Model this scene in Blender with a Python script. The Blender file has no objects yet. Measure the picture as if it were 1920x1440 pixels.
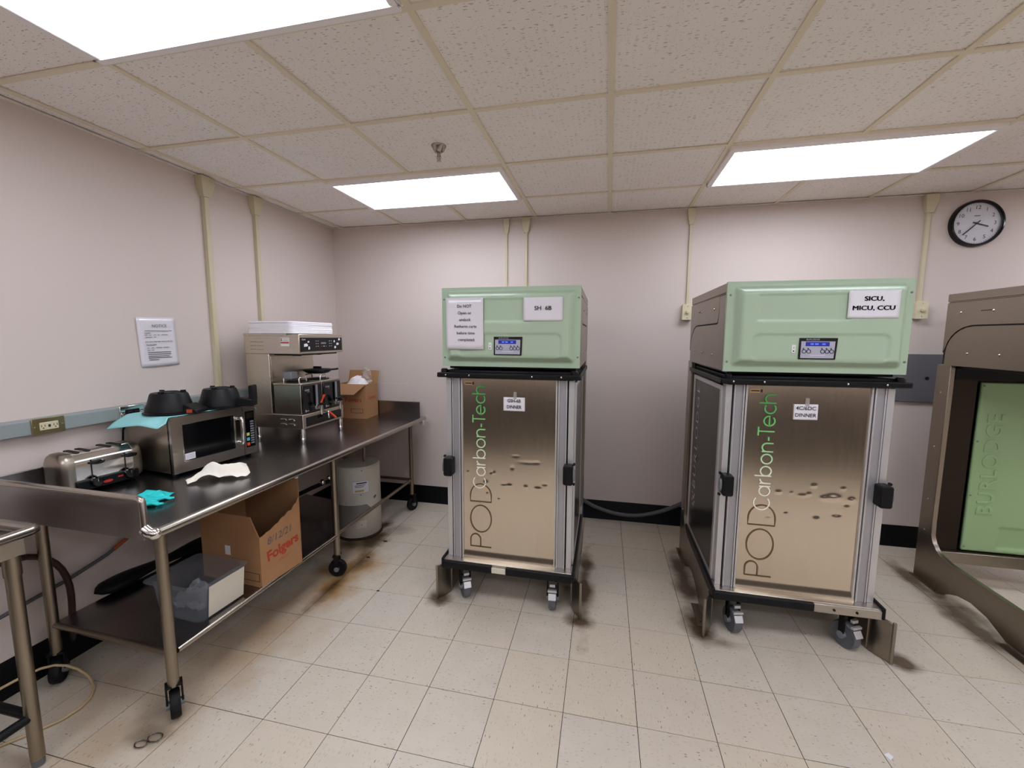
import bpy, bmesh, math, random
from mathutils import Vector, Matrix, noise

RND = random.Random(11)
sc = bpy.context.scene
C = sc.collection

# ------------------------------------------------------------------ camera, world, exposure
cam_d = bpy.data.cameras.new('camera')
cam_d.sensor_fit = 'HORIZONTAL'; cam_d.sensor_width = 36.0
cam_d.lens = 789.83 / 1920.0 * 36.0
cam_d.clip_start = 0.02; cam_d.clip_end = 60
cam = bpy.data.objects.new('camera', cam_d); C.objects.link(cam)
cam.matrix_world = Matrix(((0.976741, -0.027618, 0.212638, 1.35013),
                           (0.214391, 0.108430, -0.970711, -2.24648),
                           (0.003753, 0.993720, 0.111829, 1.59089),
                           (0, 0, 0, 1)))
sc.camera = cam
world = bpy.data.worlds.new('world'); sc.world = world
world.use_nodes = True
world.node_tree.nodes['Background'].inputs[0].default_value = (0.8, 0.82, 0.9, 1)
world.node_tree.nodes['Background'].inputs[1].default_value = 0.05
vs = sc.view_settings
vs.view_transform = 'Standard'; vs.look = 'None'; vs.gamma = 1.0
vs.use_curve_mapping = False
vs.exposure = 0.0
sc.cycles.diffuse_bounces = 8; sc.cycles.max_bounces = 14
LIGHT = 9.0                       # radiance of the ceiling panels
LIGHT_COL = (0.925, 0.99, 1.12)

# ------------------------------------------------------------------ room numbers (metres)
XL, YB, XR, YF, H = -1.188, 1.405, 6.2, -5.2, 2.591
TILE = 0.3048

# ------------------------------------------------------------------ helpers
def lin(c):
    out = []
    for v in c:
        v = v / 255.0
        out.append(v / 12.92 if v <= 0.04045 else ((v + 0.055) / 1.055) ** 2.4)
    return (out[0], out[1], out[2], 1.0)

def newmat(name):
    m = bpy.data.materials.new(name); m.use_nodes = True
    nt = m.node_tree
    return m, nt, nt.nodes['Principled BSDF']

def N(nt, typ, **kw):
    n = nt.nodes.new(typ)
    for k, v in kw.items():
        setattr(n, k, v)
    return n

def mth(nt, op, a, b=None, clamp=False):
    n = nt.nodes.new('ShaderNodeMath'); n.operation = op; n.use_clamp = clamp
    for i, v in enumerate((a, b)):
        if v is None: continue
        if isinstance(v, (int, float)): n.inputs[i].default_value = v
        else: nt.links.new(v, n.inputs[i])
    return n.outputs[0]

def mixc(nt, fac, a, b):
    n = nt.nodes.new('ShaderNodeMix'); n.data_type = 'RGBA'
    for sock, v in ((n.inputs[0], fac), (n.inputs[6], a), (n.inputs[7], b)):
        if isinstance(v, (int, float)): sock.default_value = v
        elif isinstance(v, tuple): sock.default_value = v
        else: nt.links.new(v, sock)
    return n.outputs[2]

def mat(name, rgb, rough=0.5, metal=0.0, var=0.0, vscale=6.0, bump=0.0, bscale=40.0, stretch=(1, 1, 1),
        spec=0.5, coat=0.0, rvar=0.0, trans=0.0, alpha=1.0, ior=1.45, emit=None):
    m, nt, b = newmat(name)
    col = lin(rgb)
    b.inputs['Base Color'].default_value = col
    b.inputs['Roughness'].default_value = rough
    b.inputs['Metallic'].default_value = metal
    b.inputs['Specular IOR Level'].default_value = spec
    b.inputs['Coat Weight'].default_value = coat
    b.inputs['Transmission Weight'].default_value = trans
    b.inputs['Alpha'].default_value = alpha
    b.inputs['IOR'].default_value = ior
    if var or bump or rvar:
        tc = N(nt, 'ShaderNodeTexCoord'); mp = N(nt, 'ShaderNodeMapping')
        mp.inputs['Scale'].default_value = stretch
        nt.links.new(tc.outputs['Object'], mp.inputs['Vector'])
        if var or rvar:
            nz = N(nt, 'ShaderNodeTexNoise'); nz.inputs['Scale'].default_value = vscale
            nz.inputs['Detail'].default_value = 4
            nt.links.new(mp.outputs[0], nz.inputs['Vector'])
            if var:
                dark = tuple(c * (1 - var) for c in col[:3]) + (1,)
                lite = tuple(min(1, c * (1 + var)) for c in col[:3]) + (1,)
                nt.links.new(mixc(nt, nz.outputs[0], dark, lite), b.inputs['Base Color'])
            if rvar:
                r = mth(nt, 'MULTIPLY_ADD', nz.outputs[0], rvar); r.node.inputs[2].default_value = rough - rvar * 0.5
                nt.links.new(r, b.inputs['Roughness'])
        if bump:
            n2 = N(nt, 'ShaderNodeTexNoise'); n2.inputs['Scale'].default_value = bscale; n2.inputs['Detail'].default_value = 3
            nt.links.new(mp.outputs[0], n2.inputs['Vector'])
            bp = N(nt, 'ShaderNodeBump'); bp.inputs['Strength'].default_value = bump; bp.inputs['Distance'].default_value = 0.002
            nt.links.new(n2.outputs[0], bp.inputs['Height'])
            nt.links.new(bp.outputs[0], b.inputs['Normal'])
    if emit:
        b.inputs['Emission Color'].default_value = tuple(emit[0]) + (1,)
        b.inputs['Emission Strength'].default_value = emit[1]
    return m

class MB:
    """collects shapes into ONE mesh"""
    def __init__(self):
        self.v = []; self.f = []
    def add(self, vs_, fs_):
        o = len(self.v)
        self.v += [Vector(v) for v in vs_]
        self.f += [tuple(i + o for i in f) for f in fs_]
        return self
    def box(self, x0, x1, y0, y1, z0, z1):
        v = [(x, y, z) for z in (z0, z1) for y in (y0, y1) for x in (x0, x1)]
        return self.add(v, [(0, 2, 3, 1), (4, 5, 7, 6), (0, 1, 5, 4), (2, 6, 7, 3), (0, 4, 6, 2), (1, 3, 7, 5)])
    def obox(self, c, ax, ay, az, hx, hy, hz):
        c = Vector(c); ax = Vector(ax); ay = Vector(ay); az = Vector(az)
        v = [c + ax * hx * i + ay * hy * j + az * hz * k for k in (-1, 1) for j in (-1, 1) for i in (-1, 1)]
        return self.add(v, [(0, 2, 3, 1), (4, 5, 7, 6), (0, 1, 5, 4), (2, 6, 7, 3), (0, 4, 6, 2), (1, 3, 7, 5)])
    def prism(self, poly, plane, a, b):
        def P(u, w, t):
            return {'xy': (u, w, t), 'yz': (t, u, w), 'xz': (u, t, w)}[plane]
        n = len(poly)
        v = [P(u, w, a) for u, w in poly] + [P(u, w, b) for u, w in poly]
        f = [tuple(range(n)), tuple(range(2 * n - 1, n - 1, -1))]
        f += [(i, (i + 1) % n, n + (i + 1) % n, n + i) for i in range(n)]
        return self.add(v, f)
    def cyl(self, p0, p1, r0, r1=None, n=16):
        return self.tube([p0, p1], r0, n, r_end=r1)
    def tube(self, path, r, n=10, closed=False, r_end=None, caps=True, flat=1.0):
        path = [Vector(p) for p in path]; m = len(path)
        t0 = (path[1] - path[0]).normalized()
        up = Vector((0, 0, 1)) if abs(t0.z) < 0.9 else Vector((1, 0, 0))
        a = t0.cross(up).normalized()
        vs_ = []
        for i, p in enumerate(path):
            if closed: t = (path[(i + 1) % m] - path[i - 1]).normalized()
            elif i == 0: t = (path[1] - path[0]).normalized()
            elif i == m - 1: t = (path[-1] - path[-2]).normalized()
            else: t = ((path[i + 1] - path[i]).normalized() + (path[i] - path[i - 1]).normalized()).normalized()
            a = (a - t * a.dot(t)).normalized(); b = t.cross(a)
            rr = r if r_end is None else r + (r_end - r) * i / (m - 1)
            if isinstance(r, (list, tuple)): rr = r[i]
            for k in range(n):
                th = 2 * math.pi * k / n
                vs_.append(p + a * math.cos(th) * rr + b * math.sin(th) * rr * flat)
        fs_ = []
        for i in range(m if closed else m - 1):
            j = (i + 1) % m
            fs_ += [(i * n + k, i * n + (k + 1) % n, j * n + (k + 1) % n, j * n + k) for k in range(n)]
        if caps and not closed:
            fs_ += [tuple(range(n - 1, -1, -1)), tuple((m - 1) * n + k for k in range(n))]
        return self.add(vs_, fs_)
    def lathe(self, prof, org=(0, 0, 0), axis='z', n=28, sx=1.0, sy=1.0, caps=True):
        org = Vector(org); vs_ = []
        for r, h in prof:
            for k in range(n):
                th = 2 * math.pi * k / n; u = math.cos(th) * r * sx; w = math.sin(th) * r * sy
                vs_.append(org + Vector({'z': (u, w, h), 'x': (h, u, w), 'y': (u, h, w)}[axis]))
        m = len(prof)
        fs_ = [(i * n + k, i * n + (k + 1) % n, (i + 1) * n + (k + 1) % n, (i + 1) * n + k) for i in range(m - 1) for k in range(n)]
        if caps and prof[0][0] > 1e-6: fs_.append(tuple(range(n - 1, -1, -1)))
        if caps and prof[-1][0] > 1e-6: fs_.append(tuple((m - 1) * n + k for k in range(n)))
        return self.add(vs_, fs_)
    def sphere(self, c, r, n=12, sz=1.0):
        m = max(4, n // 2)
        prof = [(max(1e-7, r * math.sin(math.pi * i / m)), -r * sz * math.cos(math.pi * i / m)) for i in range(m + 1)]
        prof[0] = (1e-5, prof[0][1]); prof[-1] = (1e-5, prof[-1][1])
        return self.lathe(prof, c, 'z', n)
    def grid(self, nx, ny, fn):
        v = [fn(i / nx, j / ny) for j in range(ny + 1) for i in range(nx + 1)]
        f = [(j * (nx + 1) + i, j * (nx + 1) + i + 1, (j + 1) * (nx + 1) + i + 1, (j + 1) * (nx + 1) + i) for j in range(ny) for i in range(nx)]
        return self.add(v, f)
    def build(self, name, m, parent=None, bevel=0.0, seg=2, sharp=40, solid=0.0, sub=0, world=False, fix=True, offset=-1):
        vs_ = self.v
        if parent is not None and world:
            inv = frame_of(parent).inverted()
            vs_ = [inv @ v for v in vs_]
        me = bpy.data.meshes.new(name)
        me.from_pydata([tuple(v) for v in vs_], [], self.f)
        if fix:
            bm = bmesh.new(); bm.from_mesh(me)
            bmesh.ops.remove_doubles(bm, verts=bm.verts, dist=1e-6)
            bmesh.ops.recalc_face_normals(bm, faces=bm.faces)
            bm.to_mesh(me); bm.free()
        me.materials.append(m)
        me.shade_smooth()
        me.set_sharp_from_angle(angle=math.radians(sharp))
        o = bpy.data.objects.new(name, me); C.objects.link(o)
        if parent is not None: o.parent = parent
        if solid:
            md = o.modifiers.new('solid', 'SOLIDIFY'); md.thickness = solid; md.offset = offset
        if bevel:
            md = o.modifiers.new('bevel', 'BEVEL'); md.width = bevel; md.segments = seg
            md.limit_method = 'ANGLE'; md.angle_limit = math.radians(35)
        if sub:
            md = o.modifiers.new('sub', 'SUBSURF'); md.levels = sub; md.render_levels = sub
        return o

def frame_of(o):
    mtx = Matrix.Identity(4)
    while o is not None:
        mtx = Matrix.Translation(o.location) @ Matrix.Rotation(o.rotation_euler[2], 4, 'Z') @ mtx
        o = o.parent
    return mtx

def thing(name, label, cat, loc=(0, 0, 0), rz=0.0, group=None):
    o = bpy.data.objects.new(name, None); C.objects.link(o)
    o.empty_display_size = 0.05
    o.location = loc; o.rotation_euler = (0, 0, rz)
    return tag(o, label, cat, group)

def tag(o, label, cat, group=None):
    o['label'] = label; o['category'] = cat
    if group: o['group'] = group
    return o

def struct(o):
    o['kind'] = 'structure'; return o

def copy_tree(o, parent=None):
    c = o.copy(); C.objects.link(c)
    if parent is not None: c.parent = parent
    for ch in list(o.children): copy_tree(ch, c)
    return c

def box(name, m, parent, x0, x1, y0, y1, z0, z1, bevel=0.0, world=False, seg=2):
    return MB().box(x0, x1, y0, y1, z0, z1).build(name, m, parent, bevel=bevel, world=world, seg=seg)

def arc(cx, cy, r, a0, a1, n=10):
    return [(cx + r * math.cos(math.radians(a0 + (a1 - a0) * i / n)), cy + r * math.sin(math.radians(a0 + (a1 - a0) * i / n))) for i in range(n + 1)]

def rrect(x0, x1, y0, y1, r, n=5):
    return arc(x1 - r, y1 - r, r, 0, 90, n) + arc(x0 + r, y1 - r, r, 90, 180, n) + arc(x0 + r, y0 + r, r, 180, 270, n) + arc(x1 - r, y0 + r, r, 270, 360, n)

def text(s, cap, org, right, up, m, parent, name='lettering', align='CENTER', bold=0.0, sx=1.0, world=False, shear=0.0, space=1.0, off=0.0006, line=1.0):
    cu = bpy.data.curves.new('t', 'FONT'); cu.body = s; cu.size = cap / 0.73
    cu.align_x = align; cu.align_y = 'CENTER'; cu.offset = 0.0 if 'M' in s else bold * cap; cu.shear = shear
    cu.space_character = space; cu.space_line = line; cu.resolution_u = 3
    to = bpy.data.objects.new('t', cu); C.objects.link(to)
    dg = bpy.context.evaluated_depsgraph_get()
    me = bpy.data.meshes.new_from_object(to.evaluated_get(dg), depsgraph=dg)
    bpy.data.objects.remove(to); bpy.data.curves.remove(cu)
    if 'M' in s and bold:            # thicken by doubled strokes: outline offset breaks the letter M
        base = [v.co.copy() for v in me.vertices]; fcs = [tuple(p.vertices) for p in me.polygons]; nb = len(base)
        w_ = bold * cap * 2.2; vv, fq = [], []
        for q, (dx, dy) in enumerate(((-w_, 0), (w_, 0), (0, w_ * 0.5), (0, -w_ * 0.5))):
            vv += [c + Vector((dx, dy, q * 0.00008)) for c in base]; fq += [tuple(i + q * nb for i in f) for f in fcs]
        me = bpy.data.meshes.new(name); me.from_pydata([tuple(v) for v in vv], [], fq)
    right = Vector(right).normalized(); up = Vector(up).normalized(); nrm = right.cross(up)
    org = Vector(org)
    inv = frame_of(parent).inverted() if (world and parent is not None) else Matrix.Identity(4)
    for v in me.vertices:
        v.co = inv @ (org + right * v.co.x * sx + up * v.co.y + nrm * off)
    me.name = name; me.materials.clear(); me.materials.append(m)
    o = bpy.data.objects.new(name, me); C.objects.link(o)
    if parent is not None: o.parent = parent
    return o

def strokes(lines, width, org, right, up, m, parent, name, off=0.0008):
    """flat ribbon lettering from polylines"""
    right = Vector(right); up = Vector(up); nrm = right.cross(up); org = Vector(org)
    mb = MB(); h = width / 2
    for ln, pl in enumerate(lines):
        pts = [Vector((p[0], p[1])) for p in pl]; n = len(pts)
        closed = (pts[0] - pts[-1]).length < 1e-5
        vs_ = []
        for i, p in enumerate(pts):
            if closed: t = (pts[(i + 1) % (n - 1)] - pts[(i - 1) % (n - 1)])
            elif i == 0: t = pts[1] - pts[0]
            elif i == n - 1: t = pts[-1] - pts[-2]
            else: t = (pts[i + 1] - pts[i]).normalized() + (pts[i] - pts[i - 1]).normalized()
            t.normalize(); q = Vector((-t.y, t.x)) * h
            for w in (p + q, p - q):
                vs_.append(org + right * w.x + up * w.y + nrm * (off + ln * 0.00012))
        mb.add(vs_, [(2 * i, 2 * i + 1, 2 * i + 3, 2 * i + 2) for i in range(n - 1)])
    return mb.build(name, m, parent, fix=False)

# ------------------------------------------------------------------ materials
def steel(name, rgb, rough, stretch, var=0.08, rvar=0.04, vscale=9):
    return mat(name, rgb, rough, 1.0, var=var, vscale=vscale, stretch=stretch, rvar=rvar)

M = {}
M['wall'] = mat('wall_paint', (208, 195, 187), 0.55, var=0.03, vscale=1.3, bump=0.05, bscale=90)
M['base'] = mat('black_rubber_base', (7, 7, 10), 0.5, spec=0.2)
M['tee'] = mat('ceiling_tee', (226, 214, 190), 0.5, var=0.05, vscale=3)
M['trim'] = mat('wall_angle', (226, 218, 208), 0.5)
M['frame'] = mat('light_frame', (240, 234, 234), 0.45)
M['steel_h'] = steel('brushed_steel_horizontal', (182, 174, 164), 0.30, (1, 14, 14))
M['steel_v'] = steel('brushed_steel_vertical', (166, 156, 143), 0.34, (14, 14, 1))
M['steel_d'] = steel('dock_steel', (150, 140, 127), 0.32, (3, 3, 12))
M['steel_door'] = steel('door_steel', (212, 198, 180), 0.20, (10, 10, 1), var=0.04)
M['steel_b'] = steel('brewer_steel', (206, 196, 182), 0.34, (1, 1, 14))
M['table'] = steel('table_steel', (152, 148, 148), 0.26, (1, 1, 1), var=0.04, rvar=0.03, vscale=3)
M['tube'] = steel('tube_steel', (180, 172, 162), 0.25, (1, 1, 1), var=0.03, rvar=0.0, vscale=4)
M['tube_old'] = steel('worn_tube_steel', (150, 138, 122), 0.36, (1, 1, 1), var=0.10, rvar=0.0, vscale=5)
M['chrome'] = mat('chrome', (225, 222, 218), 0.12, 1.0)
M['pewter'] = mat('dark_plating', (165, 158, 150), 0.22, 1.0)
M['alu'] = mat('satin_aluminium', (206, 204, 204), 0.42, 0.75, var=0.05, stretch=(8, 8, 1))
M['alu2'] = mat('ribbed_aluminium', (176, 174, 178), 0.45, 0.75, var=0.05, stretch=(8, 8, 1))
M['black'] = mat('black_plastic', (10, 10, 12), 0.45, spec=0.3)
M['dark_steel'] = steel('dark_bay_steel', (58, 51, 44), 0.4, (3, 3, 12))
M['blackgloss'] = mat('black_gloss', (9, 9, 11), 0.12)
M['rubber'] = mat('dark_rubber', (13, 12, 13), 0.6, spec=0.3)
M['grey_rubber'] = mat('grey_rubber', (92, 94, 98), 0.55)
M['grey'] = mat('grey_plastic', (120, 122, 126), 0.4)
M['green'] = mat('green_abs', (169, 189, 163), 0.38, var=0.03, vscale=3, bump=0.03, bscale=200, coat=0.15)
M['green_shaded'] = mat('green_abs_shaded', (150, 178, 130), 0.42, var=0.03, vscale=3)  # dock green darkened: shade inside the bay is put into the colour
M['carbon'] = mat('dark_side_panel', (38, 34, 32), 0.25, 0.3, var=0.2, vscale=8, stretch=(1, 6, 1))
M['paper'] = mat('white_paper', (226, 222, 228), 0.55)
M['sleeve'] = mat('glossy_sleeve_paper', (222, 217, 222), 0.35, coat=0.8)
M['ink'] = mat('black_ink', (32, 31, 34), 0.6)
M['ink_soft'] = mat('grey_ink', (92, 88, 94), 0.6)
M['red_ink'] = mat('red_ink', (170, 60, 38), 0.6)
M['white'] = mat('white_plastic', (228, 226, 222), 0.4)
M['navy'] = mat('navy_print', (36, 40, 70), 0.5)
M['lcd'] = mat('blue_lcd', (34, 46, 150), 0.2, emit=((0.03, 0.06, 0.45), 0.12))
M['lcd_dig'] = mat('lcd_digits', (90, 120, 250), 0.3, emit=((0.2, 0.3, 1.0), 0.15))
M['ctrl'] = mat('control_grey', (172, 172, 186), 0.4)
M['bronze_ink'] = mat('bronze_ink', (96, 78, 46), 0.5)
M['grey_ink'] = mat('silver_ink', (176, 172, 176), 0.4)
M['cream'] = mat('cream_raceway', (200, 190, 160), 0.45, var=0.06)
M['cream_box'] = mat('cream_box', (212, 202, 170), 0.45)
M['rac'] = mat('grey_raceway', (140, 148, 146), 0.45, var=0.04)
M['brass'] = mat('brass_plate', (150, 138, 104), 0.3, 0.9, var=0.1)
M['beige'] = mat('beige_receptacle', (204, 192, 160), 0.45)
M['grey_steel'] = mat('grey_enamel', (104, 102, 106), 0.4, var=0.05)
M['card'] = mat('cardboard', (166, 122, 84), 0.75, var=0.08, vscale=14, bump=0.05, bscale=150)
M['card_in'] = mat('cardboard_inside', (158, 118, 82), 0.8, var=0.05)
M['tank'] = mat('white_enamel_tank', (206, 200, 186), 0.35, var=0.06, vscale=5)
M['foam'] = mat('white_foam', (238, 234, 238), 0.5, var=0.015)
M['cloth'] = mat('white_paper_towel', (236, 230, 216), 0.8, bump=0.25, bscale=220)
M['glove'] = mat('teal_nitrile', (30, 196, 196), 0.4)
M['pad'] = mat('pale_blue_pad', (146, 208, 210), 0.7, bump=0.1, bscale=260)
def film(name, rgb, base, edge, rough):
    m, nt, b = newmat(name)
    nt.nodes.remove(b); out = nt.nodes['Material Output']
    tr = N(nt, 'ShaderNodeBsdfTransparent'); tr.inputs[0].default_value = (0.93, 0.94, 0.95, 1)
    pb = N(nt, 'ShaderNodeBsdfPrincipled'); pb.inputs['Base Color'].default_value = lin(rgb); pb.inputs['Roughness'].default_value = rough
    pb.inputs['Specular IOR Level'].default_value = 1.0
    lw = N(nt, 'ShaderNodeLayerWeight'); lw.inputs[0].default_value = 0.35
    f = mth(nt, 'MULTIPLY_ADD', lw.outputs['Facing'], edge); f.node.inputs[2].default_value = base
    mx = N(nt, 'ShaderNodeMixShader'); nt.links.new(f, mx.inputs[0]); nt.links.new(tr.outputs[0], mx.inputs[1]); nt.links.new(pb.outputs[0], mx.inputs[2])
    nt.links.new(mx.outputs[0], out.inputs[0])
    return m
M['clear'] = film('clear_polycarbonate', (150, 154, 160), 0.07, 0.35, 0.12)
M['wrap'] = film('crumpled_clear_wrap', (186, 188, 194), 0.22, 0.5, 0.15)
M['bag'] = film('thin_plastic_bag', (220, 214, 208), 0.35, 0.5, 0.2)
M['tape'] = film('clear_tape', (205, 196, 188), 0.35, 0.2, 0.2)
M['label_w'] = mat('off_white_label', (214, 206, 190), 0.6)
M['orange'] = mat('orange_plastic', (226, 78, 34), 0.35)
M['red'] = mat('red_plastic', (190, 48, 40), 0.35)
M['hose_b'] = mat('brown_hose', (52, 34, 26), 0.5)
M['hose_g'] = mat('grey_hose', (84, 82, 84), 0.45)
M['cord_beige'] = mat('beige_cord', (186, 162, 122), 0.5, var=0.1)
M['rust'] = mat('rust_dirt', (52, 36, 24), 0.9, var=0.4, vscale=30)
M['blue_film'] = mat('blue_film', (40, 96, 140), 0.4)
M['door'] = mat('dark_added_wall', (58, 52, 48), 0.4)  # dark tone of the added low wall, not a door
M['slot'] = mat('dark_slot', (34, 26, 22), 0.7)
M['steelbowl'] = mat('gauge_tube', (150, 152, 156), 0.15, 0.3)
M['lightpanel'] = mat('light_diffuser', (240, 238, 245), 0.5, emit=(LIGHT_COL, LIGHT))
M['sign_y'] = mat('yellow_sticker', (196, 160, 108), 0.5)

# green to white printed gradient (ink colour along the word)
def gradient_ink():
    m, nt, b = newmat('green_white_ink')
    tc = N(nt, 'ShaderNodeTexCoord'); sp = N(nt, 'ShaderNodeSeparateXYZ')
    nt.links.new(tc.outputs['Object'], sp.inputs[0])
    mr = N(nt, 'ShaderNodeMapRange'); mr.inputs[1].default_value = 0.85; mr.inputs[2].default_value = 1.30
    nt.links.new(sp.outputs[2], mr.inputs[0])
    cr = N(nt, 'ShaderNodeValToRGB')
    cr.color_ramp.elements[0].color = lin((236, 232, 214)); cr.color_ramp.elements[1].color = lin((52, 150, 66))
    e = cr.color_ramp.elements.new(0.5); e.color = lin((130, 204, 126))
    nt.links.new(mr.outputs[0], cr.inputs[0]); nt.links.new(cr.outputs[0], b.inputs['Base Color'])
    b.inputs['Roughness'].default_value = 0.45
    return m
M['grad'] = gradient_ink()

def floor_mat():
    m, nt, b = newmat('vinyl_tile')
    L = nt.links.new
    tc = N(nt, 'ShaderNodeTexCoord'); oi = N(nt, 'ShaderNodeObjectInfo'); ge = N(nt, 'ShaderNodeNewGeometry')
    off = N(nt, 'ShaderNodeVectorMath', operation='SCALE'); off.inputs[0].default_value = (37.0, 53.0, 0)
    L(oi.outputs['Random'], off.inputs['Scale'])
    add = N(nt, 'ShaderNodeVectorMath', operation='ADD'); L(tc.outputs['Object'], add.inputs[0]); L(off.outputs[0], add.inputs[1])
    rot = N(nt, 'ShaderNodeVectorRotate'); rot.rotation_type = 'Z_AXIS'
    ang = mth(nt, 'MULTIPLY', mth(nt, 'ROUND', oi.outputs['Random']), math.pi / 2)
    L(add.outputs[0], rot.inputs['Vector']); L(ang, rot.inputs['Angle'])
    def flecks(sx, sy, thr, rare):
        mp = N(nt, 'ShaderNodeMapping'); mp.inputs['Scale'].default_value = (sx, sy, 1)
        L(rot.outputs[0], mp.inputs['Vector'])
        vo = N(nt, 'ShaderNodeTexVoronoi'); vo.voronoi_dimensions = '2D'; vo.inputs['Scale'].default_value = 1
        L(mp.outputs[0], vo.inputs['Vector'])
        sp = N(nt, 'ShaderNodeSeparateColor'); L(vo.outputs['Color'], sp.inputs[0])
        sz = mth(nt, 'MULTIPLY', sp.outputs[1], thr)
        hit = mth(nt, 'LESS_THAN', vo.outputs['Distance'], sz)
        return mth(nt, 'MULTIPLY', hit, mth(nt, 'GREATER_THAN', sp.outputs[0], rare))
    f1 = flecks(46, 120, 0.34, 0.55); f2 = flecks(40, 110, 0.25, 0.89)
    nz = N(nt, 'ShaderNodeTexNoise'); nz.inputs['Scale'].default_value = 9; nz.inputs['Detail'].default_value = 5
    L(add.outputs[0], nz.inputs['Vector'])
    base = mixc(nt, nz.outputs[0], lin((192, 182, 167)), lin((208, 199, 186)))
    tint = mixc(nt, mth(nt, 'MULTIPLY', oi.outputs['Random'], 0.35), base, lin((206, 188, 160)))
    c = mixc(nt, mth(nt, 'MULTIPLY', f1, 0.35), tint, lin((158, 146, 130)))
    c = mixc(nt, mth(nt, 'MULTIPLY', f2, 0.7), c, lin((104, 92, 80)))
    # grime: shaped stains at fixed places on the floor
    big = N(nt, 'ShaderNodeTexNoise'); big.inputs['Scale'].default_value = 5.5; big.inputs['Detail'].default_value = 6
    L(ge.outputs['Position'], big.inputs['Vector'])
    def blob(x, y, rx, ry, inner=0.15, amt=1.0, nw=0.9):
        mp = N(nt, 'ShaderNodeMapping'); mp.vector_type = 'TEXTURE'
        mp.inputs['Location'].default_value = (x, y, 0); mp.inputs['Scale'].default_value = (rx, ry, 1)
        L(ge.outputs['Position'], mp.inputs['Vector'])
        ln = N(nt, 'ShaderNodeVectorMath', operation='LENGTH'); L(mp.outputs[0], ln.inputs[0])
        d = mth(nt, 'ADD', ln.outputs['Value'], mth(nt, 'MULTIPLY', mth(nt, 'SUBTRACT', big.outputs[0], 0.5), nw * 2))
        mr = N(nt, 'ShaderNodeMapRange'); mr.inputs[1].default_value = 1.0; mr.inputs[2].default_value = inner
        L(d, mr.inputs[0])
        return mth(nt, 'MULTIPLY', mr.outputs[0], amt)
    def union(lst):
        o = lst[0]
        for q in lst[1:]: o = mth(nt, 'MAXIMUM', o, q)
        return o
    yel = union([blob(-0.33, 0.12, 0.26, 0.56, 0.1, 1.0), blob(-0.42, -0.50, 0.34, 0.85, 0.0, 0.55), blob(-0.62, -1.05, 0.5, 0.4, 0.0, 0.4), blob(-0.5, 0.55, 0.3, 0.3, 0.2, 0.6)])
    c = mixc(nt, yel, c, lin((164, 120, 62)))
    brn = union([blob(-0.30, 0.28, 0.09, 0.22, 0.1, 0.8), blob(-0.37, 0.62, 0.15, 0.24, 0.3, 1.0), blob(-0.43, 0.86, 0.09, 0.10, 0.2, 0.95), blob(-0.52, 0.50, 0.12, 0.10, 0.2, 0.9), blob(-0.31, 0.0, 0.06, 0.34, 0.0, 0.9), blob(-0.30, 0.80, 0.16, 0.1, 0.0, 0.4, 1.6),
                 blob(0.395, 0.02, 0.11, 0.09, 0.3, 0.9), blob(1.262, -0.01, 0.10, 0.08, 0.3, 0.95), blob(1.262, 0.35, 0.07, 0.6, 0.3, 0.95), blob(1.90, 0.15, 0.10, 0.25, 0.3, 0.95),
                 blob(2.0, -0.02, 0.12, 0.06, 0.1, 0.6), blob(1.90, 0.55, 0.08, 0.45, 0.3, 0.9), blob(2.83, 0.03, 0.09, 0.09, 0.3, 0.9), blob(3.41, 0.52, 0.12, 0.45, 0.3, 0.85), blob(3.39, 0.9, 0.08, 0.25, 0.3, 0.85),
                 blob(-0.39, -1.08, 0.10, 0.09, 0.1, 0.7), blob(-0.45, -0.98, 0.16, 0.12, 0.0, 0.5)])
    c = mixc(nt, brn, c, lin((70, 50, 30)))
    L(c, b.inputs['Base Color'])
    b.inputs['Roughness'].default_value = 0.42
    rr = mth(nt, 'MULTIPLY_ADD', nz.outputs[0], 0.2); rr.node.inputs[2].default_value = 0.34
    L(rr, b.inputs['Roughness'])
    return m
M['floor'] = floor_mat()

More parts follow.
